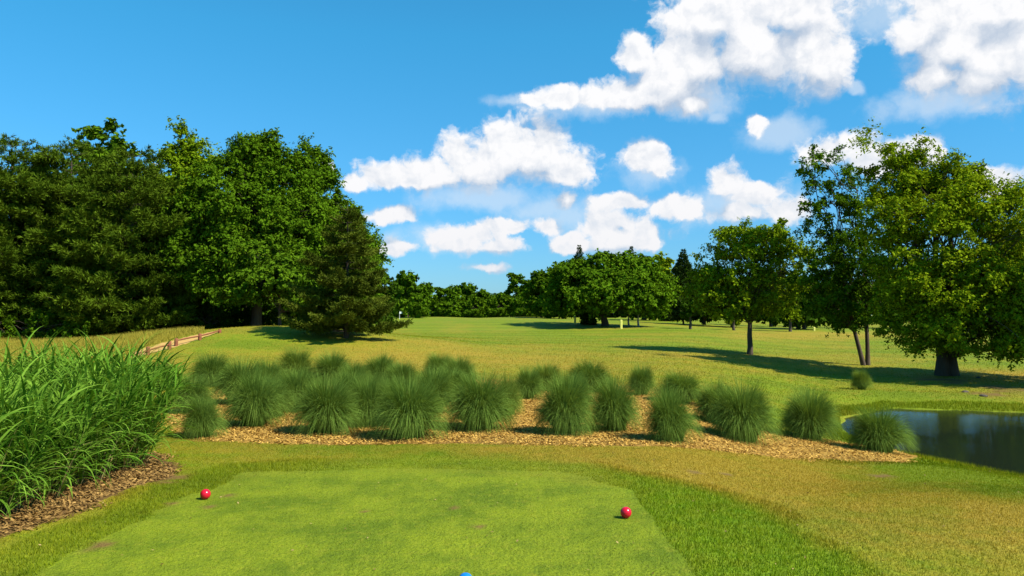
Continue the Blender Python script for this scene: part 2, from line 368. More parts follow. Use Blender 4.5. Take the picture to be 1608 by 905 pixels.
c = t.mix(t.noise(P, 1.5, 5, .65), (.38, .21, .05), (.58, .35, .09)); finish(m_sand, t, principled(t, c, .95, bump(t, t.noise(P, 9, 4), .4, .05)))

m_bark_bed, t = mat('bark_mulch'); geo = t.n('ShaderNodeNewGeometry'); P = geo.outputs['Position']
c = t.mix(t.noise(P, 30, 4, .7), (.05, .026, .010), (.24, .14, .045)); finish(m_bark_bed, t, principled(t, c, .9, bump(t, t.noise(P, 22, 4, .7), .8, .04), Specular_IOR_Level=.1))
# ------------------------------------------------------------------ ground: one grid, cut by what covers it
def axis(lo, hi, f):
    out = [0.0 if lo < 0 else lo]
    v = out[0]
    while v < hi: v += f(v); out.append(v)
    v = out[0]; neg = []
    while v > lo: v -= f(v); neg.append(v)
    return np.array(neg[::-1]+out)
gx = axis(-2500, 2500, lambda v: .09 if abs(v) < 14 else .09+(abs(v)-14)*.022 if abs(v) < 60 else abs(v)*.05)
gy = np.concatenate([-np.geomspace(1, 300, 14)[::-1], np.arange(0, 6.5, .5), axis(6.5, 3500, lambda v: .085 if v < 15 else v*.0058 if v < 160 else v*.04)])
X, Y = np.meshgrid(gx, gy); Z = height(X, Y)
nx, ny = len(gx), len(gy)
idx = np.arange(nx*ny).reshape(ny, nx)
F = np.stack([idx[:-1, :-1], idx[:-1, 1:], idx[1:, 1:], idx[1:, :-1]], -1).reshape(-1, 4)
cx = ((X[:-1, :-1]+X[1:, 1:])/2).ravel(); cy = ((Y[:-1, :-1]+Y[1:, 1:])/2).ravel()
def inside(P, jit=.0, s=1.):
    r = poly_sd(cx, cy, P)+(jit*vnoise(cx, cy, s, 31) if jit else 0); return r < 0
in_bed = inside(BED_W, .25, .8); in_left = inside(LEFT_W, .12, .4); in_path = inside(PATH_W); in_tee = inside(TEE_W)
in_tee &= ~in_left; in_left &= ~in_bed
reg = np.zeros(len(F), int); reg[in_tee] = 1; reg[in_path] = 4; reg[in_left] = 3; reg[in_bed] = 2
V = np.stack([X.ravel(), Y.ravel(), Z.ravel()], -1)
dry, lush, tee, bare = turf(V[:, 0], V[:, 1])
for k, (nm, m) in enumerate([('ground', m_turf), ('tee_ground', m_turf), ('mulch_bed', m_mulch), ('planting_bed', m_bark_bed), ('sandy_path', m_sand)]):
    f = F[reg == k]; u, inv = np.unique(f, return_inverse=True)
    me = mesh_np(nm, V[u], inv.reshape(-1, 4), m, {'dry': ('POINT', dry[u]), 'lush': ('POINT', lush[u]), 'tee': ('POINT', tee[u]), 'bare': ('POINT', bare[u])}, smooth=True)
    tag(link(nm, me), kind='structure')

# ------------------------------------------------------------------ pond
m_water, t = mat('pond_water'); geo = t.n('ShaderNodeNewGeometry'); P = geo.outputs['Position']
mp = t.vm('MULTIPLY', P, (1., 2.2, 1.))
hgt = t.math('ADD', t.math('MULTIPLY', t.noise(mp, 7, 3, .55), t.ramp(t.math('ADD', t.noise(P, .30, 2), t.math('MULTIPLY', t.vm('DOT_PRODUCT', P, (0, .01, 0)), 1.)), .6, .85, .25, 1.)), 0.)
finish(m_water, t, principled(t, (.012, .018, .010), .04, bump(t, hgt, .28, .02), IOR=1.333, Specular_IOR_Level=.5))
wc = POND.mean(0); WP = POND+(POND-wc)/np.linalg.norm(POND-wc, axis=1)[:, None]*.9
v = [(a, b, WATER) for a, b in WP]
me = bpy.data.meshes.new('pond_water'); me.from_pydata(v, [], [list(range(len(v)))]); me.materials.append(m_water)
tag(link('pond_water', me), kind='structure')

# ------------------------------------------------------------------ turf blades, chips
def scatter(n, x0, x1, y0, y1, power=1.0):
    u = rng.random(n); y = (y0**(1-power)+(y1**(1-power)-y0**(1-power))*u)**(1/(1-power)) if power != 1 else y0*(y1/y0)**u
    return rng.uniform(x0, x1, n), y
def frustum(n, y0, y1, p=1.0, a0=-.72, a1=.72):
    """points in the camera's fan of ground; p=1 keeps the number per picture row even"""
    u = rng.random(n); y = y0*(y1/y0)**u if p == 1 else np.sqrt(y0*y0+(y1*y1-y0*y0)*u)
    return rng.uniform(a0, a1, n)*y, y
def blades(name, x, y, hmin, hmax, w, lean=.5, label=None, cat='grass', m=None, tone_spread=.25, extra=None):
    n = len(x); z = height(x, y)-.006; hmax = np.broadcast_to(hmax, n)
    a = rng.uniform(0, 2*PI, n); h = rng.uniform(hmin, hmax, n); w = w*rng.uniform(.7, 1.3, n)
    la = rng.uniform(0, 2*PI, n); l = h*lean*rng.random(n)
    b = np.stack([x, y, z], -1); s = np.stack([np.cos(a)*w/2, np.sin(a)*w/2, 0*w], -1); tip = b+np.stack([np.cos(la)*l, np.sin(la)*l, h], -1)
    V = np.stack([b-s, b+s, tip], 1).reshape(-1, 3); F = np.arange(3*n).reshape(-1, 3)
    d, lu, te, ba = turf(x, y); V[2::3, 2] -= .75*h*ba; tone = np.clip(.5+rng.normal(0, tone_spread, n), 0, 1)
    at = {'dry': ('FACE', d), 'lush': ('FACE', lu), 'tee': ('FACE', te), 'bare': ('FACE', ba), 'tone': ('FACE', tone)}
    me = mesh_np(name, V, F, m or m_blade, at)
    return tag(link(name, me), label, cat, kind='stuff')
def keep(x, y, cond): return x[cond], y[cond]
x, y = frustum(330000, 6.6, 15.2, 2); ts = poly_sd(x, y, TEE_W); lb = poly_sd(x, y, LEFT_W) > 0
bd = poly_sd(x, y, BED_W) > 0
ts = ts+(.10*vnoise(x, y, .5, 61)+.05*vnoise(x, y, .15, 62))*np.where((x > .6) & (y < 11), .25, 1.); xx, yy = keep(x, y, (ts < 0) & lb); blades('tee_grass', xx, yy, .010, .022, .006, .8, 'close mown light green grass of the teeing ground')
x, y = frustum(560000, 6.6, 16.5, 2); ts = poly_sd(x, y, TEE_W); cs = poly_sd(x, y, COL_W)+.25*vnoise(x, y, .6, 41); lb = poly_sd(x, y, LEFT_W) > .03*rng.normal(size=len(x)); bd = poly_sd(x, y, BED_W) > 0
ts = ts+(.10*vnoise(x, y, .5, 61)+.05*vnoise(x, y, .15, 62))*np.where((x > .6) & (y < 11), .25, 1.); xx, yy = keep(x, y, (ts > 0) & (cs < 0) & lb & bd); fr_ = sstep(yy, 10.6, 11.4)*sstep(xx, -3.6, -2.4)*(1-sstep(xx, .9, 2.0)); blades('collar_grass', xx, yy, .022, .060-.036*fr_, .008, .8, 'longer bright green grass collar around the teeing ground')
xx, yy = keep(x, y, (cs >= 0) & lb & bd); blades('dry_grass', xx, yy, .014, .036, .007, .9, 'short dry tan and green grass in front of the mulch bed')
x, y = frustum(330000, 16.0, 75, 1); bd = poly_sd(x, y, BED_W) > .05; pd = poly_sd(x, y, POND) > .0; pt = poly_sd(x, y, PATH_W) > 0; lb = poly_sd(x, y, LEFT_W) > 0
xx, yy = keep(x, y, bd & pd & pt & lb); blades('fairway_grass', xx, yy, .03, .06, .022, .9, 'rough cut green and straw grass of the fairway beyond the mulch bed')
# taller fringe round the water
x, y = frustum(260000, 13, 33, 2, .25, .8); s = poly_sd(x, y, POND); bd = poly_sd(x, y, BED_W) > 0
xx, yy = keep(x, y, (s > .0) & (s < .9+.5*vnoise(x, y, 2, 43)) & bd); blades('pond_edge_grass', xx, yy, .05, .13, .012, .6, 'green grass fringe along the bank of the pond')

# ------------------------------------------------------------------ plants: geometry helpers
def norm(v): return v/np.maximum(np.linalg.norm(v, axis=-1, keepdims=True), 1e-9)
def tubes(paths, sides=6):
    """paths: list of (points (k,3), radii (k,)) -> verts, quads"""
    VV, FF, o = [], [], 0
    for pts, rad in paths:
        pts = np.asarray(pts, float); k = len(pts); tan = norm(np.gradient(pts, axis=0))
        ref = np.where(np.abs(tan[:, 2:3]) > .9, np.array([[1., 0, 0]]), np.array([[0, 0, 1.]]))
        a = norm(np.cross(tan, ref)); b = np.cross(tan, a); th = np.arange(sides)*2*PI/sides
        ring = pts[:, None]+np.asarray(rad)[:, None, None]*(a[:, None]*np.cos(th)[None, :, None]+b[:, None]*np.sin(th)[None, :, None])
        VV.append(ring.reshape(-1, 3)); i = np.arange(k-1)[:, None]*sides; j = np.arange(sides)[None]; j2 = (j+1) % sides
        FF.append(np.stack([i+j, i+j2, i+sides+j2, i+sides+j], -1).reshape(-1, 4)+o); o += k*sides
    return np.concatenate(VV), np.concatenate(FF)
def curve(a, b, sag=0., k=6, wob=.03, up=0.):
    a = np.asarray(a, float); b = np.asarray(b, float); t = np.linspace(0, 1, k)[:, None]; L = np.linalg.norm(b-a)
    p = a+(b-a)*t; p[:, 2] += (np.sin(t[:, 0]*PI)*(up-sag))*L; p[1:-1] += rng.normal(0, wob*L, (k-2, 3)); return p
def leaf_quads(c, nrm, size, aspect=.55, axis=None):
    """pointed leaf (rhombus) at each centre"""
    n = len(c); nrm = norm(nrm); r = rng.normal(size=(n, 3)) if axis is None else axis+rng.normal(0, .35, (n, 3))
    a = norm(np.cross(nrm, np.cross(r, nrm))); b = np.cross(nrm, a); s = np.asarray(size).reshape(-1, 1)
    return np.stack([c-a*s, c+b*s*aspect+nrm*s*.15, c+a*s, c-b*s*aspect+nrm*s*.15], 1).reshape(-1, 3), np.arange(4*n).reshape(-1, 4)
def rand_dir(n, zb=0.):
    d = rng.normal(size=(n, 3)); d[:, 2] += zb; return norm(d)
def leaf_mat(name, dark, light, hue=None, trans=.22): return blade_mat(name, two_tone(dark, light, hue=hue), trans)
def bark_mat(name, a, b, scale=6):
    m, t = mat(name); tc = t.n('ShaderNodeTexCoord'); P = t.vm('MULTIPLY', tc.outputs['Object'], (1., 1., .25))
    n = t.noise(P, scale, 5, .65); c = t.mix(n, a, b); return finish(m, t, principled(t, c, .9, bump(t, n, .8, .06), Specular_IOR_Level=.1))
m_bark = bark_mat('grey_brown_bark', (.035, .025, .017), (.13, .10, .072))
m_bark_pale = bark_mat('pale_grey_bark', (.20, .18, .15), (.48, .44, .38))
M_LEAF = {
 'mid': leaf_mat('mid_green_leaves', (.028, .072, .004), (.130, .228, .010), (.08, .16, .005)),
 'bright': leaf_mat('bright_green_leaves', (.070, .130, .003), (.29, .37, .011), (.15, .24, .008)),
 'yellow': leaf_mat('yellow_green_leaves', (.060, .105, .005), (.210, .270, .014)),
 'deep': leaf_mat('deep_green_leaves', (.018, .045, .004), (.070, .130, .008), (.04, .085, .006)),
 'pine': leaf_mat('pine_needles', (.028, .058, .004), (.125, .190, .012), trans=.12),
 'cedar': leaf_mat('cedar_needles', (.032, .052, .005), (.130, .165, .016), trans=.10),
 'spruce': leaf_mat('spruce_needles', (.018, .040, .008), (.060, .095, .016), trans=.1)}

def broadleaf(H, lobes, trunk_r, leaf, n_leaves, cl_r, flat=.6, trunks=((0, 0),), fork=.25, lean=(0, 0), n_limbs=26, low=.0, out=(.62, 1.04), loose=0., per=60):
    """lobes: (x, y, z, rx, ry, rz, weight) in metres about the base. Returns (crown verts, faces, tone), (wood verts, faces)"""
    L = np.array(lobes, float); area = (L[:, 3]*L[:, 4]+L[:, 3]*L[:, 5]+L[:, 4]*L[:, 5])*L[:, 6]
    ncl = max(8, n_leaves//per)
    li = rng.choice(len(L), ncl, p=area/area.sum()); d = rand_dir(ncl, .25)
    rr = rng.uniform(out[0], out[1], (ncl, 1)); C = L[li, :3]+d*L[li, 3:6]*rr
    C += rng.normal(0, loose, C.shape)*cl_r
    ok = C[:, 2] > low; C = C[ok]; d = d[ok]; ncl = len(C)
    R_ = cl_r*rng.uniform(.55, 1.35, ncl); tone_c = np.clip(rng.normal(.5, .16, ncl), 0, 1)
    # leaves: upper shell of each clump, hanging a little at its rim
    ns = max(5, per//11); lps = int(math.ceil(per/ns)); si = np.repeat(np.arange(ncl), ns); m_ = len(si)
    sd_ = norm(rand_dir(m_, .15)+d[si]*.55); sl = R_[si]*rng.uniform(.55, 1.55, m_)
    ci = np.repeat(np.arange(m_), lps); n = len(ci); tt = rng.uniform(.12, 1., (n, 1))**.75; ld = sd_[ci]
    pos = C[si[ci]]+ld*sl[ci, None]*tt*np.array([1, 1, .5+.5*flat])+rng.normal(0, 1., (n, 3))*R_[si[ci], None]*.13*(1.15-.6*tt); pos[:, 2] -= (tt[:, 0]**2)*sl[ci]*.14
    nrm = ld*.35+d[si[ci]]*.30+np.array([0, 0, .45])+rng.normal(0, .55, (n, 3)); ci = si[ci]
    V, F = leaf_quads(pos, nrm, leaf*rng.uniform(.6, 1.35, n)); tone = np.clip(tone_c[ci]+rng.normal(0, .15, n), 0, 1)
    # wood
    paths = []; top = L[:, 2].max()*.9; forks = []
    for tk in trunks:
        tx, ty = tk[:2]; a = np.array([tx, ty, -.25]); b = np.array([*(tk[2:] if len(tk) > 2 else (tx*1.6+lean[0], ty*1.6+lean[1])), top*.82]); k = 9; p = a+(b-a)*np.linspace(0, 1, k)[:, None]
        p[1:, :2] += rng.normal(0, trunk_r*.35, (k-1, 2)).cumsum(0)*.5; s = np.linspace(0, 1, k); r = trunk_r*(1-s)**.85+.02; r[0] *= 1.22
        paths.append((p, r)); forks.append(p)
    for i in range(n_limbs):
        q = C[rng.integers(ncl)]; tp = forks[rng.integers(len(forks))]; s = np.clip(rng.uniform(fork, .8), 0, .95)
        z0 = q[2]*rng.uniform(.35, .7); z0 = np.clip(z0, fork*top, top*.75); j = np.argmin(np.abs(tp[:, 2]-z0)); a = tp[j]
        rr0 = trunk_r*(.16+.28*rng.random())*(1-j/len(tp)); p = curve(a, q, up=.10, k=6, wob=.035); paths.append((p, np.linspace(max(rr0, .03), .012, 6)))
        for _ in range(2):
            q2 = C[np.argmin(np.linalg.norm(C-q-rng.normal(0, cl_r*2, 3), axis=1))]; paths.append((curve(p[3], q2, up=.06, k=4), np.linspace(max(rr0*.4, .018), .008, 4)))
    return (V, F, tone), tubes(paths)
def conifer(H, rad, trunk_r, n_whorl, tuft_n, tuft_l, tuft_w, base=.04, prof=lambda s: (1-s)**.8, droop=.0, rise=.10, per=6, spread=.35, irregular=.25, asym=None, flat=.25, side=7):
    """whorls of branches carrying sprays of needles; per = branches a whorl"""
    paths = [(np.array([[0, 0, -.2], [0, 0, H*.35], [.05, 0, H*.7], [0, 0, H*.985]]), np.array([trunk_r*1.25, trunk_r*.8, trunk_r*.45, .012]))]
    P, A, TN, TL = [], [], [], []
    for wv in range(n_whorl):
        s = base+(1-base)*((wv+rng.uniform(-.3, .3))/n_whorl); s = min(max(s, base), .995); z = H*s; rw = rad*prof(s)
        nb = max(3, int(per*(.55+.45*prof(s))))
        off = rng.uniform(0, 2*PI)
        for b in range(nb):
            az = off+2*PI*b/nb+rng.normal(0, .25); l = rw*np.clip(rng.normal(1, irregular), .45, 1.5)
            if asym: l *= asym(az, s)
            if l < .15: l = .15
            dirh = np.array([math.cos(az), math.sin(az), 0]); dz = l*(rise-droop)*(1 if s < .8 else 1+2.5*(s-.8)/.2); k = 6; tt = np.linspace(0, 1, k)
            p = np.array([0, 0, z])+dirh*l*tt[:, None]+np.stack([0*tt, 0*tt, dz*tt-l*droop*.5*np.sin(tt*PI)+l*.10*tt**3], -1); p[1:, :] += rng.normal(0, .02*l, (k-1, 3))
            paths.append((p, np.linspace(max(.02, trunk_r*.22*(1-s)), .008, k)))
            tone_b = np.clip(rng.normal(.5, .15), 0, 1)
            # side shoots
            m = max(3, int(side*l/rad*2.2)); ts = rng.uniform(.22, 1.0, m)**.8
            for tq in ts:
                base_p = np.array([np.interp(tq, tt, p[:, i]) for i in range(3)]); sl = l*spread*(1.15-tq)*rng.uniform(.6, 1.2)+.05*rad; sg = rng.choice([-1, 1])
                sdv = norm(dirh*rng.uniform(.4, 1.)+sg*np.array([-dirh[1], dirh[0], 0])*rng.uniform(.3, 1.)+np.array([0, 0, rng.uniform(-.05, .25)-droop]))
                nt = max(2, int(tuft_n*sl/(rad*.25)+.5)); q = rng.uniform(.1, 1., (nt, 1)); c = base_p+sdv*sl*q+rng.normal(0, .05*sl+.02, (nt, 3)); c[:, 2] += rng.normal(0, flat*.12*rad*.3, nt)
                P.append(c); A.append(np.repeat(sdv[None], nt, 0)); TN.append(np.full(nt, tone_b)); TL.append(np.full(nt, min(1, .35+.65*l/(.45*rad))))
    C = np.concatenate(P); A = np.concatenate(A); TN = np.concatenate(TN)
    k = 7; n = len(C)*k; c = np.repeat(C, k, 0); a = np.repeat(A, k, 0); d = norm(a*.8+rng.normal(0, .5, (n, 3))+np.array([0, 0, .28-droop]))
    sidev = norm(np.cross(d, rng.normal(size=(n, 3)))); tl = np.repeat(np.concatenate(TL), k)[:, None]; ln = tuft_l*tl*rng.uniform(.6, 1.25, (n, 1)); wd = tuft_w*tl*rng.uniform(.7, 1.3, (n, 1))
    V = np.stack([c-sidev*wd*.35, c+d*ln*.55-sidev*wd, c+d*ln, c+d*ln*.5+sidev*wd], 1).reshape(-1, 3); F = np.arange(4*n).reshape(-1, 4)
    tone = np.clip(np.repeat(TN, k)+rng.normal(0, .16, n), 0, 1)
    return (V, F, tone), tubes(paths, 5)
def tree_thing(name, crown, wood, mleaf, mbark, loc, rz, label, cat='tree', group=None):
    root = tag(empty(name, loc, rz), label, cat, group)
    V, F, tone = crown
    link('crown', mesh_np('crown', V, F, mleaf, {'tone': ('FACE', tone)}), root)
    link('trunk', mesh_np('trunk', wood[0], wood[1], mbark, smooth=True), root)
    return root
def copy_tree(src, loc, rz, s, label, group=None):
    r = src.copy(); col.objects.link(r); r.location = loc; r.rotation_euler = (0, 0, rz); r.scale = s if hasattr(s, '__len__') else (s, s, s)
    r['label'] = label
    if group: r['group'] = group
    for ch in list(src.children):
        c = ch.copy(); col.objects.link(c); c.parent = r
    return r
def auto_lobes(H, rx, ry, low=.18, n=9, top=.75, r=.42, round_=.9):
    """lobes filling a rounded crown"""
    out = []
    for i in range(n):
        s = low+(1-low)*(i+.5)/n*.93; env = math.sin(PI*min(max((s-low)/(1-low)*.86+.12, 0), 1))**round_
        az = i*2.4+rng.uniform(-.5, .5); rr = env*rng.uniform(.35, .72); k = rng.uniform(.8, 1.2)
        out.append((math.cos(az)*rx*rr, math.sin(az)*ry*rr, s*H, rx*r*k*(.55+.45*env), ry*r*k*(.55+.45*env), H*.13*k, 1))
    out.append((0, 0, H*(low+.45*(1-low)), rx*.62, ry*.62, H*(1-low)*.38, .6)); out.append((0, 0, H*.86, rx*.32, ry*.32, H*.12, 1))
    return out
def size_at(Y, top, px_half, z0): return CAM_H+Y*(HOR-top)/FPX-z0, Y*px_half/FPX

# ------------------------------------------------------------------ the wood on the left
GW = 'trees of the wood on the left'
BARK = m_bark
def pine(px, Y, top, half, label, rz=0, dens=1., **kw):
    p = on_ground(px, Y); H, r = size_at(Y, top, half, p[2])
    c, w_ = conifer(H, r, .22, 23, 4.6*dens, .40, .032, base=.035, prof=lambda s: min(1, 1.10-s*.25)*(1-s**4.5)**.8+.04, rise=.10, per=8, spread=.46, irregular=.25, side=16, flat=.16, **kw)
    return tree_thing('white_pine', c, w_, M_LEAF['pine'], m_bark, p, rz, label, 'pine tree', GW)
pine(14, 62, 212, 92, 'tall feathery white pine at the left edge of the photo')
pine(-120, 64, 225, 92, 'white pine just outside the left edge with boughs reaching in')
pine(108, 64, 219, 95, 'tall white pine with flat shaded boughs, second from the left edge')
pine(205, 61, 232, 88, 'white pine standing beside the mixed broadleaf trees, rightmost of the pines')
pine(268, 66, 318, 62, 'shorter white pine tucked against the broadleaf trees behind the path')
def bl(name, px, Y, top, half, kind, label, cat='tree', lobes=None, n=30000, leaf=.19, cl=.75, tr=.3, bark=None, group=None, trunks=((0, 0),), low=.18, flat=.6, nl=30, lobn=10, out=(.62, 1.04), fork=.25, lean=(0, 0), lz=.2, loose=0., rd=None, base_py=None, per=90):
    p = on_ground(px, Y) if base_py is None else hit(px, base_py); Y = p[1]
    H, r = size_at(Y, top, half, p[2])
    if lobes is None: lb = auto_lobes(H*.97, r, r*(rd or .9), low, lobn)
    else:   # lobes given as photograph offsets (dx, y of centre, half width, half height, depth offset m, weight)
        q = Y/FPX; lb = [((a-px)*q, dd, CAM_H+Y*(HOR-b)/FPX-p[2], c_*q, c_*q*.95, e*q, wt) for (a, b, c_, e, dd, wt) in lobes]
    c, w_ = broadleaf(H, lb, tr, leaf, n, cl, flat, trunks, fork, lean, nl, lz, out, loose, per)
    return tree_thing(name, c, w_, M_LEAF[kind], bark or m_bark, p, 0, label, cat, group)
bl('broadleaf_tree', 168, 76, 197, 70, 'mid', 'round headed broadleaf tree rising behind the white pines', n=16000, leaf=.24, cl=1.0, group=GW, low=.3)
bl('broadleaf_tree', 290, 72, 206, 66, 'bright', 'light green broadleaf tree with a bare pale branch, between the pines and dark broadleaf trees', n=44000, per=150, leaf=.15, cl=1.0, group=GW, low=.25)
bl('broadleaf_tree', 402, 63, 214, 118, 'mid', 'broadest dark green broadleaf tree of the wood, left of the cedar', n=110000, per=170, leaf=.13, cl=.95, tr=.45, group=GW,
   lobes=[(395,262,42,44,0,1.3),(355,300,52,40,-1,1),(432,285,48,40,1,1),(330,352,56,40,-1.5,1),(400,345,66,46,-2.2,1),(468,350,50,44,-1,1),(330,410,52,34,-2,1),(395,415,60,36,-3.4,1),(455,420,50,34,-3,1),(372,455,44,20,-3.8,.8),(400,240,30,24,0,1),(425,230,24,20,0,1)])
bl('broadleaf_tree', 482, 66, 226, 66, 'mid', 'narrow topped broadleaf tree sloping down towards the cedar', n=80000, per=170, leaf=.13, cl=.85, tr=.3, group=GW,
   lobes=[(487,250,24,24,0,1.3),(470,290,36,38,-.5,1),(505,305,34,40,0,1),(480,350,46,44,-1,1),(525,360,38,40,0,1),(500,410,52,36,-1.4,1),(545,400,38,36,0,1),(490,455,52,28,-1.6,1),(560,430,32,30,0,1)])
bl('broadleaf_tree', 547, 68, 312, 50, 'mid', 'slender broadleaf tree behind the crown of the cedar', n=36000, per=150, leaf=.13, cl=.8, group=GW,
   lobes=[(540,345,26,28,0,1.2),(556,372,30,28,0,1),(530,390,34,34,-1,1),(575,405,26,28,0,1),(550,440,44,36,0,1)])
bl('understory_tree', 440, 56, 400, 92, 'mid', 'low spreading broadleaf tree with large leaves overhanging the mound', n=22000, leaf=.14, cl=.6, tr=.12, flat=.4, group=GW,
   lobes=[(425,440,44,16,-.8,1),(380,462,34,11,-1,1),(470,448,40,18,-1,1),(445,420,34,14,0,1),(500,470,30,14,-1,.8),(415,400,40,14,.5,.6)])
# dark trees deeper in the wood: they close it off behind
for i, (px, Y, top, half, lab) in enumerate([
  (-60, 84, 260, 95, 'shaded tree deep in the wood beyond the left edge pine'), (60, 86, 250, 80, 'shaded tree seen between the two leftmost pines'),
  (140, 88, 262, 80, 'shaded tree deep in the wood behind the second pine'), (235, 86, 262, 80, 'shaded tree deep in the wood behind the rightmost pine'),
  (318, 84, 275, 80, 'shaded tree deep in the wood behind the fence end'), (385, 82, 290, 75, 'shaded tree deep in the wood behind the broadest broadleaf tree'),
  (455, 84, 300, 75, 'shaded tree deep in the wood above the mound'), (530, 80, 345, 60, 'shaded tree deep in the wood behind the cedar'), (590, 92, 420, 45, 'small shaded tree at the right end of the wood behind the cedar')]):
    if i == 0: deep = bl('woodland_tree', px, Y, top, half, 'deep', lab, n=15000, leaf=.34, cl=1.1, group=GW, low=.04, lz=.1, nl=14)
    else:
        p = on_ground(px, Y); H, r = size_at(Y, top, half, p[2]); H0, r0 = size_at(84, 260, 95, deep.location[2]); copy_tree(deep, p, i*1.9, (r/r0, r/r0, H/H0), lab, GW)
# undergrowth along the wood's edge
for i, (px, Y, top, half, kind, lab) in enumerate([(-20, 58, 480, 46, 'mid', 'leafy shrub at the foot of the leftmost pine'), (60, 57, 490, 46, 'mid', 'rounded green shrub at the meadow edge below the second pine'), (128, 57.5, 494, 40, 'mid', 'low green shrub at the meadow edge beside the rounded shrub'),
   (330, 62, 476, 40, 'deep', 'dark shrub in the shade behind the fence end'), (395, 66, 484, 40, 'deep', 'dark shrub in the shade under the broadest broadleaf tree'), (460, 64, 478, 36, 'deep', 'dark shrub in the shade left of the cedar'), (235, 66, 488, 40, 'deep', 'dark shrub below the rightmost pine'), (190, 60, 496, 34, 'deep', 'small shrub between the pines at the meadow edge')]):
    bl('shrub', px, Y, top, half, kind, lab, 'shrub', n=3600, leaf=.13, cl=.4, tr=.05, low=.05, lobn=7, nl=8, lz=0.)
# pale dead branch
pb = []
q0 = on_ground(275, 68); s0 = 68/FPX
def pp(a, b, dz=0): return np.array([(a-804)*s0*1., 68+dz, CAM_H+68*(HOR-b)/FPX])
for a, b in (((275, 300), (268, 285)), ((268, 285), (256, 281)), ((268, 285), (280, 274)), ((280, 274), (284, 278)), ((280, 274), (288, 276))): pb.append((curve(pp(*a), pp(*b), k=4), np.linspace(.07, .03, 4)))
# it belongs to the light green tree
own = [o for o in bpy.data.objects if o.get('label', '').startswith('light green broadleaf tree with a bare')][0]
v_, f_ = tubes(pb, 5); v_ = v_-np.array(own.location); v_[:, 1] -= 5.2; link('dead_branch', mesh_np('dead_branch', v_, f_, m_bark_pale, smooth=True), own)

# the cedar in front of the wood
p = hit(544, 531); H, r = size_at(p[1], 318, 80, p[2])
c, w_ = conifer(H, r, .14, 18, 6.5, .22, .022, base=.035, prof=lambda s: (1-s)**.66*(.9 if s < .12 else 1)+.01, droop=.02, rise=.10, per=9, spread=.34, irregular=.30, side=24, flat=.16)
tree_thing('cedar', c, w_, M_LEAF['cedar'], m_bark, p, .6, 'olive brown cedar with branches down to the ground, standing before the wood', 'cedar tree')

# ------------------------------------------------------------------ right of the pond
bl('broadleaf_tree', 1487, 38, 214, 150, 'bright', 'largest full leaved tree with a thick dark trunk on the pond bank at the right', n=175000, per=240, leaf=.074, cl=.64, loose=.6, tr=.29, base_py=590, trunks=((-.24, 0), (.30, .1)), fork=.12, nl=70, lz=1.15,
   lobes=[(1385,236,22,17,0,.5),(1410,280,36,34,0,.9),(1445,265,34,30,.5,1),(1525,285,38,32,.5,1),(1480,310,56,40,0,1),(1395,345,36,44,0,.9),(1440,370,62,46,-1.6,1),(1520,360,62,50,-1.5,1),(1590,335,42,38,0,1),(1600,400,44,42,0,1),(1400,425,42,38,-1,1),(1460,445,70,42,-2.2,1),(1545,450,66,42,-2,1),(1600,460,40,36,0,1),(1430,505,52,34,-1.6,1),(1500,512,66,34,-2.5,1),(1575,515,52,32,-1.4,1),(1432,536,32,14,-1,.45),(1525,536,46,12,-1.6,.35),(1605,500,24,24,0,.8)])
bl('young_tree', 1358, 44, 246, 74, 'mid', 'slender two stemmed tree with a loose narrow top beside the largest tree', n=44000, per=140, leaf=.072, cl=.46, tr=.105, base_py=574, trunks=((-.02, 0, -1.9, 0), (.20, .1, .15, .2)), fork=.2, nl=46, lz=1.6, out=(.35, 1.04), loose=.7,
   lobes=[(1292,275,28,28,0,.75),(1330,290,30,36,0,.75),(1300,320,36,30,0,.8),(1345,345,34,34,0,.8),(1285,365,30,24,0,.6),(1330,390,52,30,-.5,.9),(1285,420,42,28,-.5,1),(1345,430,44,34,-.5,1),(1300,465,50,30,-.8,1),(1360,475,34,30,-.5,1),(1330,500,46,18,-.5,.8)])
bl('shade_tree', 1177, 48, 345, 100, 'bright', 'single shade tree with a straight dark trunk and open layered crown', n=50000, per=150, leaf=.082, cl=.52, loose=.5, tr=.16, base_py=557, flat=.62, fork=.24, nl=60, lz=1.7, out=(.45, 1.04),
   lobes=[(1198,366,40,15,0,1),(1150,378,36,15,-.4,1),(1228,380,30,14,0,1),(1125,402,26,13,0,.9),(1180,398,50,14,-.8,.8),(1240,405,32,13,0,.8),(1112,432,34,13,0,1),(1160,428,40,11,-1,.7),(1215,432,44,9,1.2,.35),(1110,462,40,13,-.3,1),(1165,455,46,14,-1,.8),(1230,452,44,13,0,.9),(1140,484,44,11,-.5,.9),(1200,480,44,12,0,.8),(1245,478,26,11,0,.8)])

gx_, gy_ = 27.0, 32.5; p = np.array([gx_, gy_, float(height(np.array([gx_]), np.array([gy_]))[0])])
c, w_ = broadleaf(10, auto_lobes(10.5, 4.6, 4.4, .16, 11), .25, .12, 26000, .7, .6, n_limbs=20, low=1.2, per=130)
tree_thing('broadleaf_tree', c, w_, M_LEAF['mid'], m_bark, p, 0, 'tree just beyond the right edge whose shade falls on the pond bank')
# tangled growth closing the foot of the wood
ul = []
for px in np.arange(-260, 600, 17):
    for Yw in (72, 80):
        g_ = on_ground(px+rng.uniform(-8, 8), Yw+rng.uniform(-2, 2)); hh = rng.uniform(1.1, 2.2); ul.append((g_[0], g_[1], g_[2]+hh*.4, 1.2, 1.0, hh, 1))
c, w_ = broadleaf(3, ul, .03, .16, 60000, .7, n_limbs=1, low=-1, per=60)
tag(link('undergrowth', mesh_np('undergrowth', c[0], c[1], M_LEAF['deep'], {'tone': ('FACE', c[2])})), 'dark tangled undergrowth at the foot of the wood', 'undergrowth', kind='stuff')

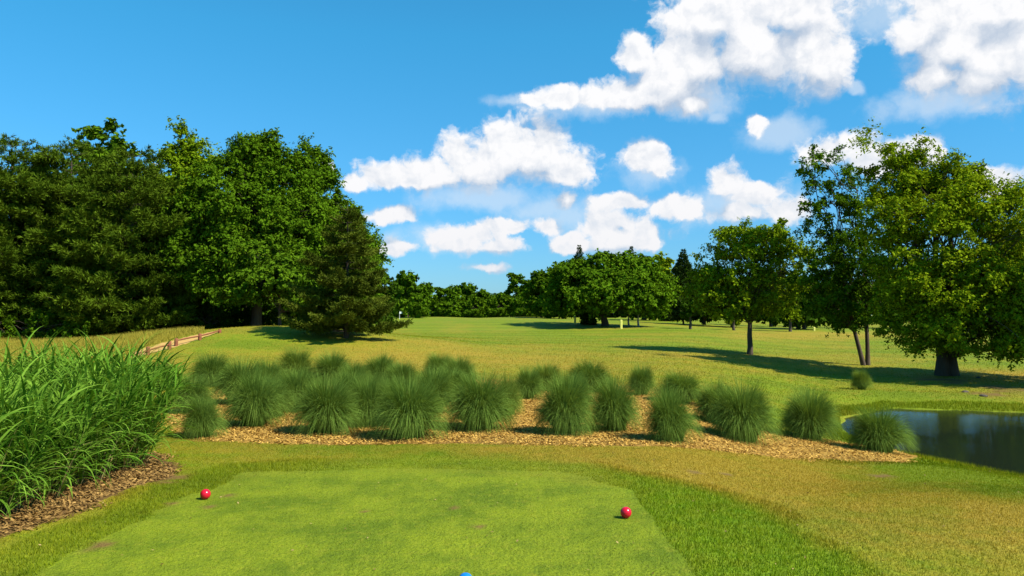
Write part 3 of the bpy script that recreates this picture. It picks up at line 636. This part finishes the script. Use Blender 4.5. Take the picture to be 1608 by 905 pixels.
# ------------------------------------------------------------------ trees of the middle distance
bl('oak', 950, 100, 401, 86, 'mid', 'wide domed dark trunked tree standing alone on the far fairway, behind the yellow stake', n=60000, per=150, leaf=.19, cl=1.0, tr=.42, base_py=512, flat=.42, fork=.18, nl=50, lz=1.7,
   lobes=[(950,418,40,16,0,1),(900,430,28,14,0,1),(1000,425,34,16,0,1),(925,440,40,14,-2,1),(985,445,44,14,-2,1),(1030,452,22,16,0,1),(890,455,24,14,0,1),(940,465,46,13,-3,1),(1000,470,42,13,-2,1),(895,478,24,10,0,1),(960,482,40,10,-2,.8),(1020,480,24,11,0,.8),(880,468,14,12,0,.8)])
bl('round_bush', 922, 96, 474, 16, 'deep', 'upright rounded bush left of the wide domed tree', 'bush', n=5000, leaf=.16, cl=.4, tr=.1, low=.02, base_py=510, nl=8, lz=0., lobn=7)
MG = 'trees of the far tree line'
for px, Y, top, half, kind, nm, lab, lo in [
  (850, 135, 424, 34, 'mid', 'broadleaf_tree', 'full green tree left of the wide domed tree in the far tree line', .05),
  (884, 128, 411, 30, 'mid', 'broadleaf_tree', 'green tree just behind the left shoulder of the wide domed tree', .08),
  (1012, 126, 394, 36, 'mid', 'broadleaf_tree', 'taller green tree behind the right shoulder of the wide domed tree', .08),
  (1045, 118, 404, 32, 'bright', 'broadleaf_tree', 'green tree between the wide domed tree and the dark spruce', .08),
  (1105, 100, 430, 40, 'deep', 'broadleaf_tree', 'dark tree behind the left side of the single shade tree', .12),
  (1150, 92, 447, 36, 'bright', 'broadleaf_tree', 'low light green tree seen beneath the single shade tree crown', .2),
  (1210, 108, 430, 46, 'deep', 'broadleaf_tree', 'dark tree behind the right side of the single shade tree', .08),
  (1262, 88, 440, 34, 'deep', 'broadleaf_tree', 'dark rounded tree between the single shade tree and the slender two stemmed tree', .12),
  (1320, 112, 425, 46, 'deep', 'broadleaf_tree', 'dark tree behind the slender two stemmed tree', .05),
  (1400, 118, 420, 50, 'deep', 'broadleaf_tree', 'dark tree seen between the two stemmed tree and the largest tree', .04),
  (1470, 115, 430, 50, 'deep', 'broadleaf_tree', 'dark tree behind the thick trunk at the pond', .04),
  (1560, 112, 425, 52, 'deep', 'broadleaf_tree', 'dark tree behind the right part of the largest tree', .04),
  (1650, 105, 410, 60, 'deep', 'broadleaf_tree', 'dark tree at the right edge beyond the pond', .04)]:
    bl(nm, px, Y, top, half, kind, lab, n=9000, leaf=.30, cl=.95, tr=.22, group=MG, low=lo, nl=16, lz=.2 if lo < .1 else 1.0)
def spruce(px, Y, top, half, lab, base_py=None):
    p = on_ground(px, Y); H, r = size_at(Y, top, half, p[2])
    c, w_ = conifer(H, r, .10, 44, 3.2, .55, .07, base=.08, prof=lambda s: (1-s)**.9+.01, droop=.06, rise=.10, per=8, spread=.36, irregular=.22, side=8)
    return tree_thing('spruce', c, w_, M_LEAF['spruce'], m_bark, p, 0, lab, 'spruce tree', 'spruces')
spruce(910, 150, 384, 22, 'dark spruce whose tip stands above the wide domed tree')
spruce(992, 152, 386, 20, 'spruce tip rising above the right side of the wide domed tree')
spruce(1073, 96, 392, 30, 'dark spruce left of the single shade tree, trunk bare at the foot')
# far tree line: one of each build, then copies
F1_ = bl('far_tree', 810, 205, 430, 20, 'mid', 'tall narrow tree standing out in the middle of the far tree line', n=6000, leaf=.42, cl=1.1, tr=.25, low=.03, nl=10, lz=.1, group=MG)
F2_ = bl('far_tree', 735, 225, 446, 26, 'mid', 'highest rounded tree of the dark group left of the middle of the far tree line', n=7000, leaf=.46, cl=1.2, tr=.25, low=.03, nl=10, lz=.1, group=MG)
F3_ = bl('far_tree', 785, 190, 463, 26, 'mid', 'low rounded tree at the left foot of the tall narrow far tree', n=6000, leaf=.40, cl=1.0, tr=.25, low=.02, nl=10, lz=.1, group=MG)
def dims(o, Y, top, half): return size_at(Y, top, half, o.location[2])
for i, (src, d0, px, Y, top, half, lab) in enumerate([
  (F2_, (225, 446, 26), 640, 165, 428, 30, 'green tree just right of the cedar at the left end of the far tree line'),
  (F2_, (225, 446, 26), 668, 180, 446, 26, 'sloping second tree right of the cedar in the far tree line'),
  (F3_, (190, 463, 26), 655, 150, 462, 22, 'low green tree in front of the trees right of the cedar'),
  (F1_, (205, 430, 20), 695, 215, 452, 22, 'dark tree at the dip of the far tree line right of the cedar'),
  (F2_, (225, 446, 26), 712, 205, 450, 24, 'dark rounded tree left of the highest tree of the far dark group'),
  (F2_, (225, 446, 26), 757, 220, 456, 22, 'dark tree right of the highest tree of the far dark group'),
  (F3_, (190, 463, 26), 745, 185, 468, 26, 'low mid green tree in front of the far dark group'),
  (F1_, (205, 430, 20), 790, 240, 459, 20, 'pale far tree between the dark group and the tall narrow tree'),
  (F1_, (205, 430, 20), 832, 190, 440, 22, 'green tree right of the tall narrow tree'),
  (F3_, (190, 463, 26), 825, 165, 462, 26, 'lower green tree in front of the tall narrow tree'),
  (F2_, (225, 446, 26), 870, 170, 430, 28, 'green tree in the gap left of the wide domed tree'),
  (F3_, (190, 463, 26), 700, 170, 474, 26, 'low shrubby tree at the left edge of the far fairway'),
  (F3_, (190, 463, 26), 862, 150, 466, 24, 'low green tree beside the fairway left of the wide domed tree')]):
    p = on_ground(px, Y); H, r = size_at(Y, top, half, p[2]); H0, r0 = size_at(*d0, src.location[2]); copy_tree(src, p, i*2.1, (r/r0, r/r0, H/H0), lab, MG)
# unbroken wood behind everything on the far side
xs, ys = [], []
wl = []
for i in range(150):
    a = rng.uniform(-.75, .95); Yw = rng.uniform(255, 300) if a < .05 else rng.uniform(150, 185); 
    if -.35 < a < -.1: Yw = rng.uniform(230, 280)
    if i > 125: a = rng.uniform(-.75, -.18); Yw = rng.uniform(105, 125)
    pxx = 804+a*FPX; tp = np.interp(pxx, [-200, 600, 640, 700, 780, 830, 880, 1040, 1300, 1700], [430, 440, 446, 462, 466, 452, 440, 425, 445, 435])+rng.uniform(0, 14)
    g_ = on_ground(pxx, Yw); H, _ = size_at(Yw, tp, 10, g_[2]); rw = Yw*rng.uniform(16, 26)/FPX; wl.append((g_[0], g_[1], g_[2]+H*.5, rw, rw, H*.5, 1)); wl.append((g_[0]+rng.uniform(-2, 2), g_[1], g_[2]+H*.8, rw*.6, rw*.6, H*.2, 1))
c, w_ = broadleaf(20, wl, .2, .55, 220000, 2.0, n_limbs=1, low=0, per=33)
tag(link('distant_wood', mesh_np('distant_wood', c[0], c[1], M_LEAF['deep'], {'tone': ('FACE', c[2])})), 'unbroken dark green wood closing the far side of the course', 'wood', kind='stuff')
# crape-like small trees with pale stems under the oak's right side
for px, by, top, half, lab in ((1003, 513, 462, 16, 'small tree with a pale bent stem right of the wide domed tree'), (987, 512, 466, 12, 'smaller thin stemmed tree nearest the wide domed tree trunk')):
    bl('small_tree', px, 95, top, half, 'mid', lab, n=1800, leaf=.16, cl=.4, tr=.11, bark=m_bark_pale, base_py=by, low=.55, nl=8, lz=2.2, lobn=5)
for px, by, top, half, lab in ((1084, 517, 470, 14, 'small dark stemmed tree right of the spruce foot'), (1152, 519, 468, 18, 'grey trunked tree seen left of the single shade tree trunk'), (1241, 521, 455, 26, 'dark trunked tree seen right of the single shade tree trunk')):
    bl('small_tree', px, 90, top, half, 'deep', lab, n=3000, leaf=.18, cl=.5, tr=.16, base_py=by, low=.35, nl=10, lz=1.2, lobn=6)
bl('shrub', 1251, 92, 484, 16, 'bright', 'low light green bush on a dark foot behind the single shade tree', 'shrub', n=2600, leaf=.14, cl=.4, tr=.08, base_py=517, low=.12, nl=8, lz=.2)

# ------------------------------------------------------------------ ornamental grasses
def ribbons(root, az, th0, bend, L, w, k=6, power=1.4, tw=.0):
    """arching blades; returns verts, quads"""
    n = len(L); t = np.linspace(0, 1, k+1); P = np.zeros((n, k+1, 3)); P[:, 0] = root
    for i in range(k):
        th = th0+bend*((t[i]+t[i+1])/2)**power; ds = L/k; h = np.sin(th)*ds
        P[:, i+1] = P[:, i]+np.stack([np.cos(az+tw*t[i])*h, np.sin(az+tw*t[i])*h, np.cos(th)*ds], -1)
    sa = az+PI/2+rng.normal(0, .5, n); s = np.stack([np.cos(sa), np.sin(sa), rng.normal(0, .2, n)], -1)
    wt = np.minimum(1, (1-t)*2.2)*np.minimum(1, .55+t*2); wt[-1] = .06
    off = s[:, None]*(w[:, None]*wt[None]/2)[..., None]
    V = np.stack([P-off, P+off], 2).reshape(-1, 3); b = (np.arange(n)*(k+1)*2)[:, None]+np.arange(k)[None]*2
    return V, np.stack([b, b+1, b+3, b+2], -1).reshape(-1, 4), k
m_fount = blade_mat('fountain_grass_blades', two_tone((.060, .122, .016), (.215, .325, .056)), .3)
m_fpale = blade_mat('pale_fountain_grass_blades', two_tone((.09, .15, .02), (.24, .32, .05)), .3)
m_straw = blade_mat('straw', two_tone((.22, .16, .06), (.45, .35, .15)), .2)
def fountain_mesh(seed, m, n=4800, H=1.0):
    nt = 85; ti = rng.integers(0, nt, n); taz = rng.uniform(0, 2*PI, nt); tq = rng.random(nt); tl = rng.uniform(.74, 1.15, nt); tt_ = np.clip(rng.normal(.5, .2, nt), .1, .95)
    solo = rng.random(n) < .45; az = np.where(solo, rng.uniform(0, 2*PI, n), taz[ti]+rng.normal(0, .25, n)); rr = .24*np.clip(tq[ti]**.7+rng.normal(0, .12, n), 0, 1.1); ra = az+rng.normal(0, .3, n)
    root = np.stack([np.cos(ra)*rr, np.sin(ra)*rr, np.full(n, -.03)], -1)
    q = np.where(solo, rng.random(n), np.clip(tq[ti]+rng.normal(0, .12, n), 0, 1)); th0 = np.abs(rng.normal(0, .12, n))+q*.72; bend = rng.uniform(.7, 1.5, n)+q*.75; L = H*(.25*tl[ti]+.72)*rng.uniform(.80, 1.04, n)*(1+.10*q)
    V, F, k = ribbons(root, az, th0, bend, L, rng.uniform(.006, .012, n), 6, 1.3)
    V[:, 2] = np.maximum(V[:, 2], -.03)
    tone = np.repeat(np.clip(tt_[ti]+rng.normal(0, .17, n), 0, 1), k)
    return mesh_np('leaves', V, F, m, {'tone': ('FACE', tone)})
def straw_mesh(n=280):
    az = rng.uniform(0, 2*PI, n); root = np.stack([np.cos(az)*.17*rng.random(n), np.sin(az)*.17*rng.random(n), np.full(n, -.02)], -1)
    V, F, k = ribbons(root, az, rng.uniform(.1, .9, n), rng.uniform(.2, 1.2, n), rng.uniform(.15, .62, n), np.full(n, .009), 4)
    return mesh_np('dead_stems', V, F, m_straw, {'tone': ('FACE', np.repeat(rng.random(n), k))})
FM = [fountain_mesh(i, m_fount) for i in range(6)]; FP = fountain_mesh(9, m_fpale); SM = [straw_mesh() for _ in range(2)]
GF = 'fountain grass mounds in the mulch bed'
CL = [ # x, base y, top y, half width, pale, label
 (322,686,622,33,0,'leftmost green grass mound of the front row, just right of the tall reed-like grass'),
 (398,670,590,43,0,'second green grass mound from the left in the front row'),
 (510,679,598,56,0,'wide green grass mound at the front, third from the left'),
 (640,688,598,56,0,'wide arching green grass mound at the front, left of the dark full one'),
 (752,674,590,54,0,'dark full grass mound at the front just left of the gap of bare mulch'),
 (799,652,590,24,1,'hazy pale grass mound behind the right side of the mound at the mulch gap'),
 (886,680,588,46,0,'tall green grass mound at the front just right of the gap of bare mulch'),
 (968,676,598,41,0,'dark grass mound leaning right, touching the tall mound beside the mulch gap'),
 (1060,693,611,38,0,'narrow upright green grass mound standing alone between the two dark groups'),
 (1170,692,606,50,0,'big dark green grass mound at the front right of the narrow upright one'),
 (1128,664,602,38,0,'grass mound half hidden behind the left side of the big dark right one'),
 (1272,688,615,46,0,'wide green grass mound near the left end of the pond'),
 (1385,710,643,43,0,'rightmost grass mound, on the end of the mulch in front of the pond'),
 (583,668,592,44,0,'grass mound filling the space behind the two widest front mounds'),
 (545,645,584,36,0,'grass mound behind the third front mound from the left'),
 (680,648,582,38,0,'grass mound behind the wide arching front mound'),
 (468,645,580,40,0,'grass mound behind the space between the second and third front mounds'),
 (372,634,566,40,0,'grass mound at the back left above the second front mound'),
 (420,622,566,34,0,'low grass mound at the back left, right of its twin'),
 (332,606,556,32,0,'round dark grass mound at the far left corner of the back row'),
 (462,602,551,30,1,'pale streaked grass mound at the back standing above its neighbours'),
 (524,603,556,35,0,'round dark grass mound of the back row, below the left side of the cedar'),
 (601,603,559,31,0,'round dark grass mound of the back row, right of the cedar shadow'),
 (634,614,570,33,0,'grass mound just in front and right of the round dark back row mound'),
 (690,596,558,28,0,'small dark grass mound, left half of the overlapping pair in the back row'),
 (723,606,562,33,0,'dark grass mound, right half of the overlapping pair in the back row'),
 (828,626,581,25,0,'small grass mound behind the gap of bare mulch'),
 (858,612,572,30,1,'palest yellow green grass mound in the middle of the back row'),
 (925,616,569,39,0,'grass mound of the back row behind the tall mound beside the mulch gap'),
 (1008,620,576,21,0,'small round dark grass mound alone at the back right'),
 (1066,632,586,37,0,'dark grass mound at the back right beside the small round one'),
 (906,648,592,32,0,'light green grass mound wedged behind the two mounds right of the mulch gap'),
 (257,612,570,34,0,'grass mound peeping out behind the tall reed-like grass'),
 (300,648,592,34,0,'grass mound in the back left corner behind the leftmost front mound'),
 (622,655,596,36,0,'grass mound directly behind the wide arching front mound'),
 (702,628,578,34,0,'grass mound in the middle row below the overlapping pair'),
 (560,618,572,30,0,'grass mound in the middle row below and right of the round mound under the cedar'),
 (430,655,594,36,0,'grass mound in the middle row right of the second front mound'),
 (1354,612,583,16,1,'small lone pale grass tuft on the lawn between the pond and the two stemmed tree')]
proto = None
for i, (px, by, top, half, pale, lab) in enumerate(CL):
    p = hit(px, by); Yd = p[1]; H = CAM_H+Yd*(HOR-top)/FPX-p[2]; r = half*Yd/FPX
    r_ = empty('ornamental_grass_clump', p, rng.uniform(0, 6.28)); r_.rotation_euler = (rng.normal(0, .10), rng.normal(0, .10), r_.rotation_euler[2]); tag(r_, lab, 'ornamental grass', GF if i < len(CL)-1 else None, 'thing')
    me = FP if pale else FM[i % 6]
    tilt = 1; a = link('leaves', me, r_); b = link('dead_stems', SM[i % 2], r_)
    ext = np.empty(len(me.vertices)*3, np.float32); me.vertices.foreach_get('co', ext); ext = ext.reshape(-1, 3)
    h0 = np.percentile(ext[:, 2], 98.5); w0 = np.percentile(np.hypot(ext[:, 0], ext[:, 1]), 91)
    k_ = r*rng.uniform(.95, 1.08)/w0; r_.scale = (k_, k_*rng.uniform(.9, 1.1), H/h0*rng.uniform(.97, 1.04))
# tall cane-like grass on the left
m_cane = blade_mat('tall_grass_leaves', two_tone((.048, .135, .008), (.215, .365, .040)), .28)
m_stem = blade_mat('tall_grass_stems', two_tone((.08, .13, .02), (.26, .28, .08)), .15)
def tall_mesh(nst=125, rb=.46, H=1.60):
    az = rng.uniform(0, 2*PI, nst); rr = rb*np.sqrt(rng.random(nst)); root = np.stack([np.cos(az)*rr, np.sin(az)*rr, np.full(nst, -.05)], -1)
    la = az+rng.normal(0, .6, nst); th = rr*.55+np.abs(rng.normal(0, .10, nst)); bend = rng.uniform(0, .35, nst); L = H*rng.uniform(.62, .95, nst)
    SV, SF, k = ribbons(root, la, th, bend, L, np.full(nst, .010), 5); stem = mesh_np('stems', SV, SF, m_stem, {'tone': ('FACE', np.repeat(rng.random(nst), k))})
    nl = 10; n = nst*nl; si = np.repeat(np.arange(nst), nl); s = rng.uniform(.05, 1.0, n)**.95
    # point on the stem
    thm = th[si]+bend[si]*s*.5; h = L[si]*s; P = root[si]+np.stack([np.cos(la[si])*np.sin(thm)*h, np.sin(la[si])*np.sin(thm)*h, np.cos(thm)*h], -1)
    laz = la[si]+rng.normal(0, 1.15, n); t0 = rng.uniform(.12, .5, n)+(1-s)*.4; bd = rng.uniform(.7, 2.2, n); ll = rng.uniform(.5, 1.1, n)
    V, F, k = ribbons(P, laz, t0, bd, ll, rng.uniform(.018, .040, n), 8, 1.5)
    V[:, 2] = np.maximum(V[:, 2], .0)
    tone = np.repeat(np.clip(.45+rng.normal(0, .28, n), 0, 1), k)
    return mesh_np('leaves', V, F, m_cane, {'tone': ('FACE', tone)}), stem
TM = [tall_mesh() for _ in range(3)]
for i, (x, y, s, lab) in enumerate([(-6.3, 12.7, 1.0, 'tall bright green reed-like grass at the right end of the left planting'), (-6.38, 11.6, .98, 'tall reed-like grass next to the right end of the left planting, at its front edge'),
   (-6.4, 10.55, .95, 'tall reed-like grass in the middle of the front edge of the left planting'), (-6.45, 9.65, .92, 'tall reed-like grass arching low over the mulch at the left edge of the photo'),
   (-6.6, 8.7, .9, 'tall reed-like grass nearest the viewer, cut off by the left edge'), (-7.7, 12.6, 1.03, 'tall reed-like grass in the second row behind the front edge clumps'), (-7.0, 13.8, 1.03, 'tall reed-like grass at the back right of the left planting'),
   (-8.0, 11.2, 1.0, 'tall reed-like grass in the second row near the left edge'), (-8.7, 13.4, 1.08, 'tall reed-like grass in the back row at the left'), (-7.7, 14.6, 1.03, 'tall reed-like grass furthest back in the left planting')]):
    z = float(height(np.array([x]), np.array([y]))[0]); r_ = tag(empty('tall_grass_clump', (x, y, z), i*1.7), lab, 'tall grass', 'tall grasses of the left planting', 'thing'); r_.scale = (s, s, s)
    l_, s_ = TM[i % 3]; link('leaves', l_, r_); link('stems', s_, r_)

# a few old straw-coloured stems leaning out of the tall grass
def old_mesh(n=70):
    az = rng.uniform(0, 2*PI, n); rr = .5*np.sqrt(rng.random(n)); root = np.stack([np.cos(az)*rr, np.sin(az)*rr, np.full(n, -.03)], -1)
    V, F, k = ribbons(root, az+rng.normal(0, .8, n), rng.uniform(.05, .7, n), rng.uniform(.0, 1.3, n), rng.uniform(.3, 1.5, n), rng.uniform(.006, .016, n), 6)
    V[:, 2] = np.maximum(V[:, 2], .0)
    return mesh_np('dead_stems', V, F, m_straw, {'tone': ('FACE', np.repeat(rng.random(n), k))})
OM = [old_mesh() for _ in range(2)]
for i, o in enumerate([o for o in bpy.data.objects if o.name.startswith('tall_grass_clump')]): link('dead_stems', OM[i % 2], o)
# meadow of long straw-coloured grass before the wood
m_meadow = blade_mat('meadow_blades', two_tone((.20, .175, .018), (.48, .40, .065)), .3)
n = 150000; a = rng.uniform(-.78, -.385, n); Ym = rng.uniform(26, 64, n); x = a*Ym; y = Ym
pxm, pym = project(x, y, height(x, y)); edge = np.interp(pxm, [-300, 150, 205, 262, 300, 330], [600, 590, 556, 538, 529, 522]); cond = (pym < edge) & (poly_sd(x, y, PATH_W) > .15) & (pxm < 320)
xx, yy = keep(x, y, cond)
zz = sstep(edge[cond]-pym[cond], 0, 9)*(.55+.45*(.5+.5*vnoise(xx, yy, 2.2, 71))); blades('meadow_grass', xx, yy, .10, .12+.40*zz, .026, .7, 'long straw coloured meadow grass between the path and the wood', m=m_meadow, tone_spread=.28)

# wood chips
m_chip = blade_mat('wood_chips', two_tone((.22, .115, .020), (.66, .40, .095)), .05)
m_chip2 = blade_mat('bark_chips', two_tone((.09, .045, .014), (.40, .24, .075)), .05)
def chips(name, P, n, lab, m_chip=m_chip):
    lo = P.min(0); hi = P.max(0); x = rng.uniform(lo[0], hi[0], n); y = rng.uniform(lo[1], hi[1], n)
    ok = poly_sd(x, y, P)+.18*vnoise(x, y, .5, 51) < .12*rng.normal(size=n)*.6; x, y = x[ok], y[ok]; n = len(x); z = height(x, y)
    c = np.stack([x, y, z+rng.uniform(.004, .022, n)], -1); a = rng.uniform(0, 2*PI, n); l = rng.uniform(.015, .045, (n, 1)); w = rng.uniform(.006, .014, (n, 1))
    d = norm(np.stack([np.cos(a), np.sin(a), rng.normal(0, .35, n)], -1)); e = norm(np.stack([-np.sin(a), np.cos(a), rng.normal(0, .35, n)], -1)); up = np.cross(d, e)*.004
    V = np.stack([c-d*l-e*w, c+d*l-e*w, c+d*l+e*w, c-d*l+e*w, c-up*2], 1).reshape(-1, 3); b = np.arange(n)[:, None]*5
    Fq = b+np.array([[0, 1, 2, 3]]); 
    me = mesh_np(name, V, Fq, m_chip, {'tone': ('FACE', np.clip(rng.normal(.5, .26, n), 0, 1))}); tag(link(name, me), lab, 'wood chips', kind='stuff')
chips('wood_chips', BED_W, 190000, 'loose tan wood chips spread over the grass bed')
chips('bark_chips', LEFT_W, 60000, 'brown bark chips along the front of the tall reed-like grass', m_chip2)

# leaf litter blown over the turf
m_litter = blade_mat('leaf_litter', two_tone((.10, .055, .02), (.42, .30, .12)), .1)
x, y = frustum(700, 6.8, 20, 2); n = len(x); ok = (poly_sd(x, y, POND) > .3); x, y = x[ok], y[ok]; n = len(x); z = height(x, y)+.018
V, F = leaf_quads(np.stack([x, y, z], -1), np.array([0, 0, 1.])+rng.normal(0, .3, (n, 3)), rng.uniform(.008, .022, n), .5)
tag(link('fallen_leaves', mesh_np('fallen_leaves', V, F, m_litter, {'tone': ('FACE', rng.random(n))})), 'dry leaf bits scattered on the turf', 'leaves', kind='stuff')
# ------------------------------------------------------------------ tee markers
def gloss(name, c, r=.25, **kw):
    m, t = mat(name); tc = t.n('ShaderNodeTexCoord'); n = t.noise(tc.outputs['Object'], 18, 4, .6)
    return finish(m, t, principled(t, t.mix(t.math('MULTIPLY', n, .3), c, tuple(v*.6 for v in c)), r, **kw))
import bmesh
m_red = gloss('red_marker_paint', (.62, .006, .025)); m_blue = gloss('blue_marker_paint', (.01, .19, .62)); m_spike = gloss('steel', (.35, .35, .35), .35, Metallic=1.)
def marker(px, by, m, label, D=.132):
    p = hit(px, by); r0 = tag(empty('tee_marker', p), label, 'tee marker', 'ball shaped tee markers')
    bm = bmesh.new(); bmesh.ops.create_uvsphere(bm, u_segments=40, v_segments=24, radius=D/2)
    for v in bm.verts:       # moulded seam round the middle, small flat at the foot
        if abs(v.co.z) < .003: v.co.xy *= .985
        if v.co.z < -D*.46: v.co.z = -D*.46
    me = bpy.data.meshes.new('ball'); bm.to_mesh(me); bm.free(); me.materials.append(m); me.polygons.foreach_set('use_smooth', [True]*len(me.polygons))
    link('ball', me, r0, (0, 0, D*.46+.006))
    v, f = tubes([(np.array([[0, 0, .03], [0, 0, -.04], [0, 0, -.10]]), np.array([.006, .006, .001]))], 8); link('spike', mesh_np('spike', v, f, m_spike), r0)
marker(322.5, 784.5, m_red, 'glossy red ball tee marker on the left side of the tee')
marker(983, 814, m_red, 'glossy red ball tee marker on the right side of the tee')
marker(731, 924, m_blue, 'blue ball tee marker just peeping in at the bottom edge of the photo', .132)

# ------------------------------------------------------------------ fence
m_rail, t = mat('weathered_cedar_rail'); tc = t.n('ShaderNodeTexCoord'); n = t.noise(tc.outputs['Object'], 7, 5, .65); finish(m_rail, t, principled(t, t.mix(n, (.12, .035, .012), (.30, .095, .035)), .85, bump(t, n, .6, .02)))
def box_between(a, b, w, h, ends=1.0):
    a = np.asarray(a, float); b = np.asarray(b, float); k = 6; P = a+(b-a)*np.linspace(0, 1, k)[:, None]; P[1:-1, 2] += rng.normal(0, .008, k-2)
    rr = np.array([.6, 1, 1.05, .95, 1, .6]); return P, rr*w/2
fr = tag(empty('rail_fence', hit(277, 543)), 'low split rail fence with a missing rail along the sandy path', 'fence')
o0 = np.array(fr.location); posts = []
for px, top, bot in ((232, 545, 558), (266, 536.5, 549), (276.5, 532, 543.5), (313.7, 524.5, 534.5), (345, 517.5, 523)):
    p = hit(px, bot); hh = p[1]*(bot-top)/FPX*1.05; posts.append((p, hh))
    v = [];
    V_, F_ = tubes([(np.array([[0, 0, -.2], [0, 0, hh*.5], [.01, 0, hh*.96], [.01, 0, hh]]), np.array([.10, .095, .085, .05]))], 6)
    link('post', mesh_np('post', V_, F_, m_rail), fr, tuple(p-o0))
for a, b, fa, fb in ((0, 1, .55, .6), (2, 3, .72, .62), (3, 4, .6, .6)):
    A, ha = posts[a]; B, hb = posts[b]; A = A+[0, 0, ha*fa]; B = B+[0, 0, hb*fb]; e = norm(B-A)*.12
    P_, r_ = box_between(A-e-o0, B+e-o0, .085, .1); V_, F_ = tubes([(P_, r_)], 5); link('rail', mesh_np('rail', V_, F_, m_rail), fr)
A, ha = posts[0]; P_, r_ = box_between(A+[0, 0, ha*.5]-o0, hit(205, 566)+[0, 0, .2]-o0, .085, .1); V_, F_ = tubes([(P_, r_)], 5); link('rail', mesh_np('rail', V_, F_, m_rail), fr)

# ------------------------------------------------------------------ stakes, flag, stones
m_yel = gloss('yellow_stake_paint', (.78, .74, .16), .5); m_white = gloss('white_paint', (.8, .8, .78), .5); m_flag = gloss('flag_cloth', (.78, .8, .78), .8)
def stake(px, top, bot, w, m, lab, cat='stake'):
    p = hit(px, bot); s = p[1]/FPX; hh = (bot-top)*s; r = w*s/2
    bm = bmesh.new(); bmesh.ops.create_cube(bm, size=1)
    for v in bm.verts: v.co = Vector((v.co.x*2*r, v.co.y*2*r, (v.co.z+.5)*(hh+.15)-.15))
    bmesh.ops.bevel(bm, geom=bm.edges[:], offset=r*.3, segments=1, affect='EDGES')
    me = bpy.data.meshes.new('stake'); bm.to_mesh(me); bm.free(); me.materials.append(m); tag(link('stake', me, None, p), lab, cat, 'marker stakes')
stake(903, 496.5, 509.5, 3.2, m_yel, 'pale yellow stake left of the rounded bush on the far fairway')
stake(975.5, 502.5, 516.5, 3.6, m_yel, 'yellow stake nearest the viewer, right of the wide domed tree trunk')
stake(1278.5, 514, 519.5, 3, m_yel, 'small pale yellow stake on the far lawn behind the single shade tree')
p = on_ground(627.5, 140); fl = tag(empty('golf_flag', p), 'thin white golf flagstick with a white flag right of the cedar', 'flag')
hf = CAM_H+140*(HOR-489.5)/FPX-p[2]
V_, F_ = tubes([(np.array([[0, 0, -.1], [0, 0, hf*.5], [0, 0, hf]]), np.array([.035, .03, .025]))], 6); link('pole', mesh_np('pole', V_, F_, m_white), fl)
xs_ = np.linspace(0, .42, 7); V_ = [(x_+.03, .06*math.sin(x_*9), z_) for x_ in xs_ for z_ in (hf-.36, hf-.02)]; F_ = [(2*i, 2*i+2, 2*i+3, 2*i+1) for i in range(6)]
link('flag_cloth', mesh_np('flag_cloth', V_, F_, m_flag), fl)
m_stone, t = mat('dark_stone'); tc = t.n('ShaderNodeTexCoord'); n = t.noise(tc.outputs['Object'], 5, 5); finish(m_stone, t, principled(t, t.mix(n, (.03, .022, .016), (.11, .085, .06)), .9, bump(t, n, .7, .05)))
for px, by, r, lab in ((1515, 616, .13, 'dark stone on the bank below the thick trunk'), (1544, 622, .15, 'larger dark lump at the head of the pond bank'), (1536, 594, .12, 'small dark root lump beside the thick trunk')):
    p = hit(px, by); bm = bmesh.new(); bmesh.ops.create_icosphere(bm, subdivisions=3, radius=r)
    for v in bm.verts: v.co *= 1+.25*float(vnoise(v.co.x*9+px, v.co.y*9+v.co.z*5, 1., 3)); v.co.z *= .5
    me = bpy.data.meshes.new('stone'); bm.to_mesh(me); bm.free(); me.materials.append(m_stone); tag(link('stone', me, None, p), lab, 'stone', 'stones on the bank')
print('verts', sum(len(m.vertices) for m in bpy.data.meshes))
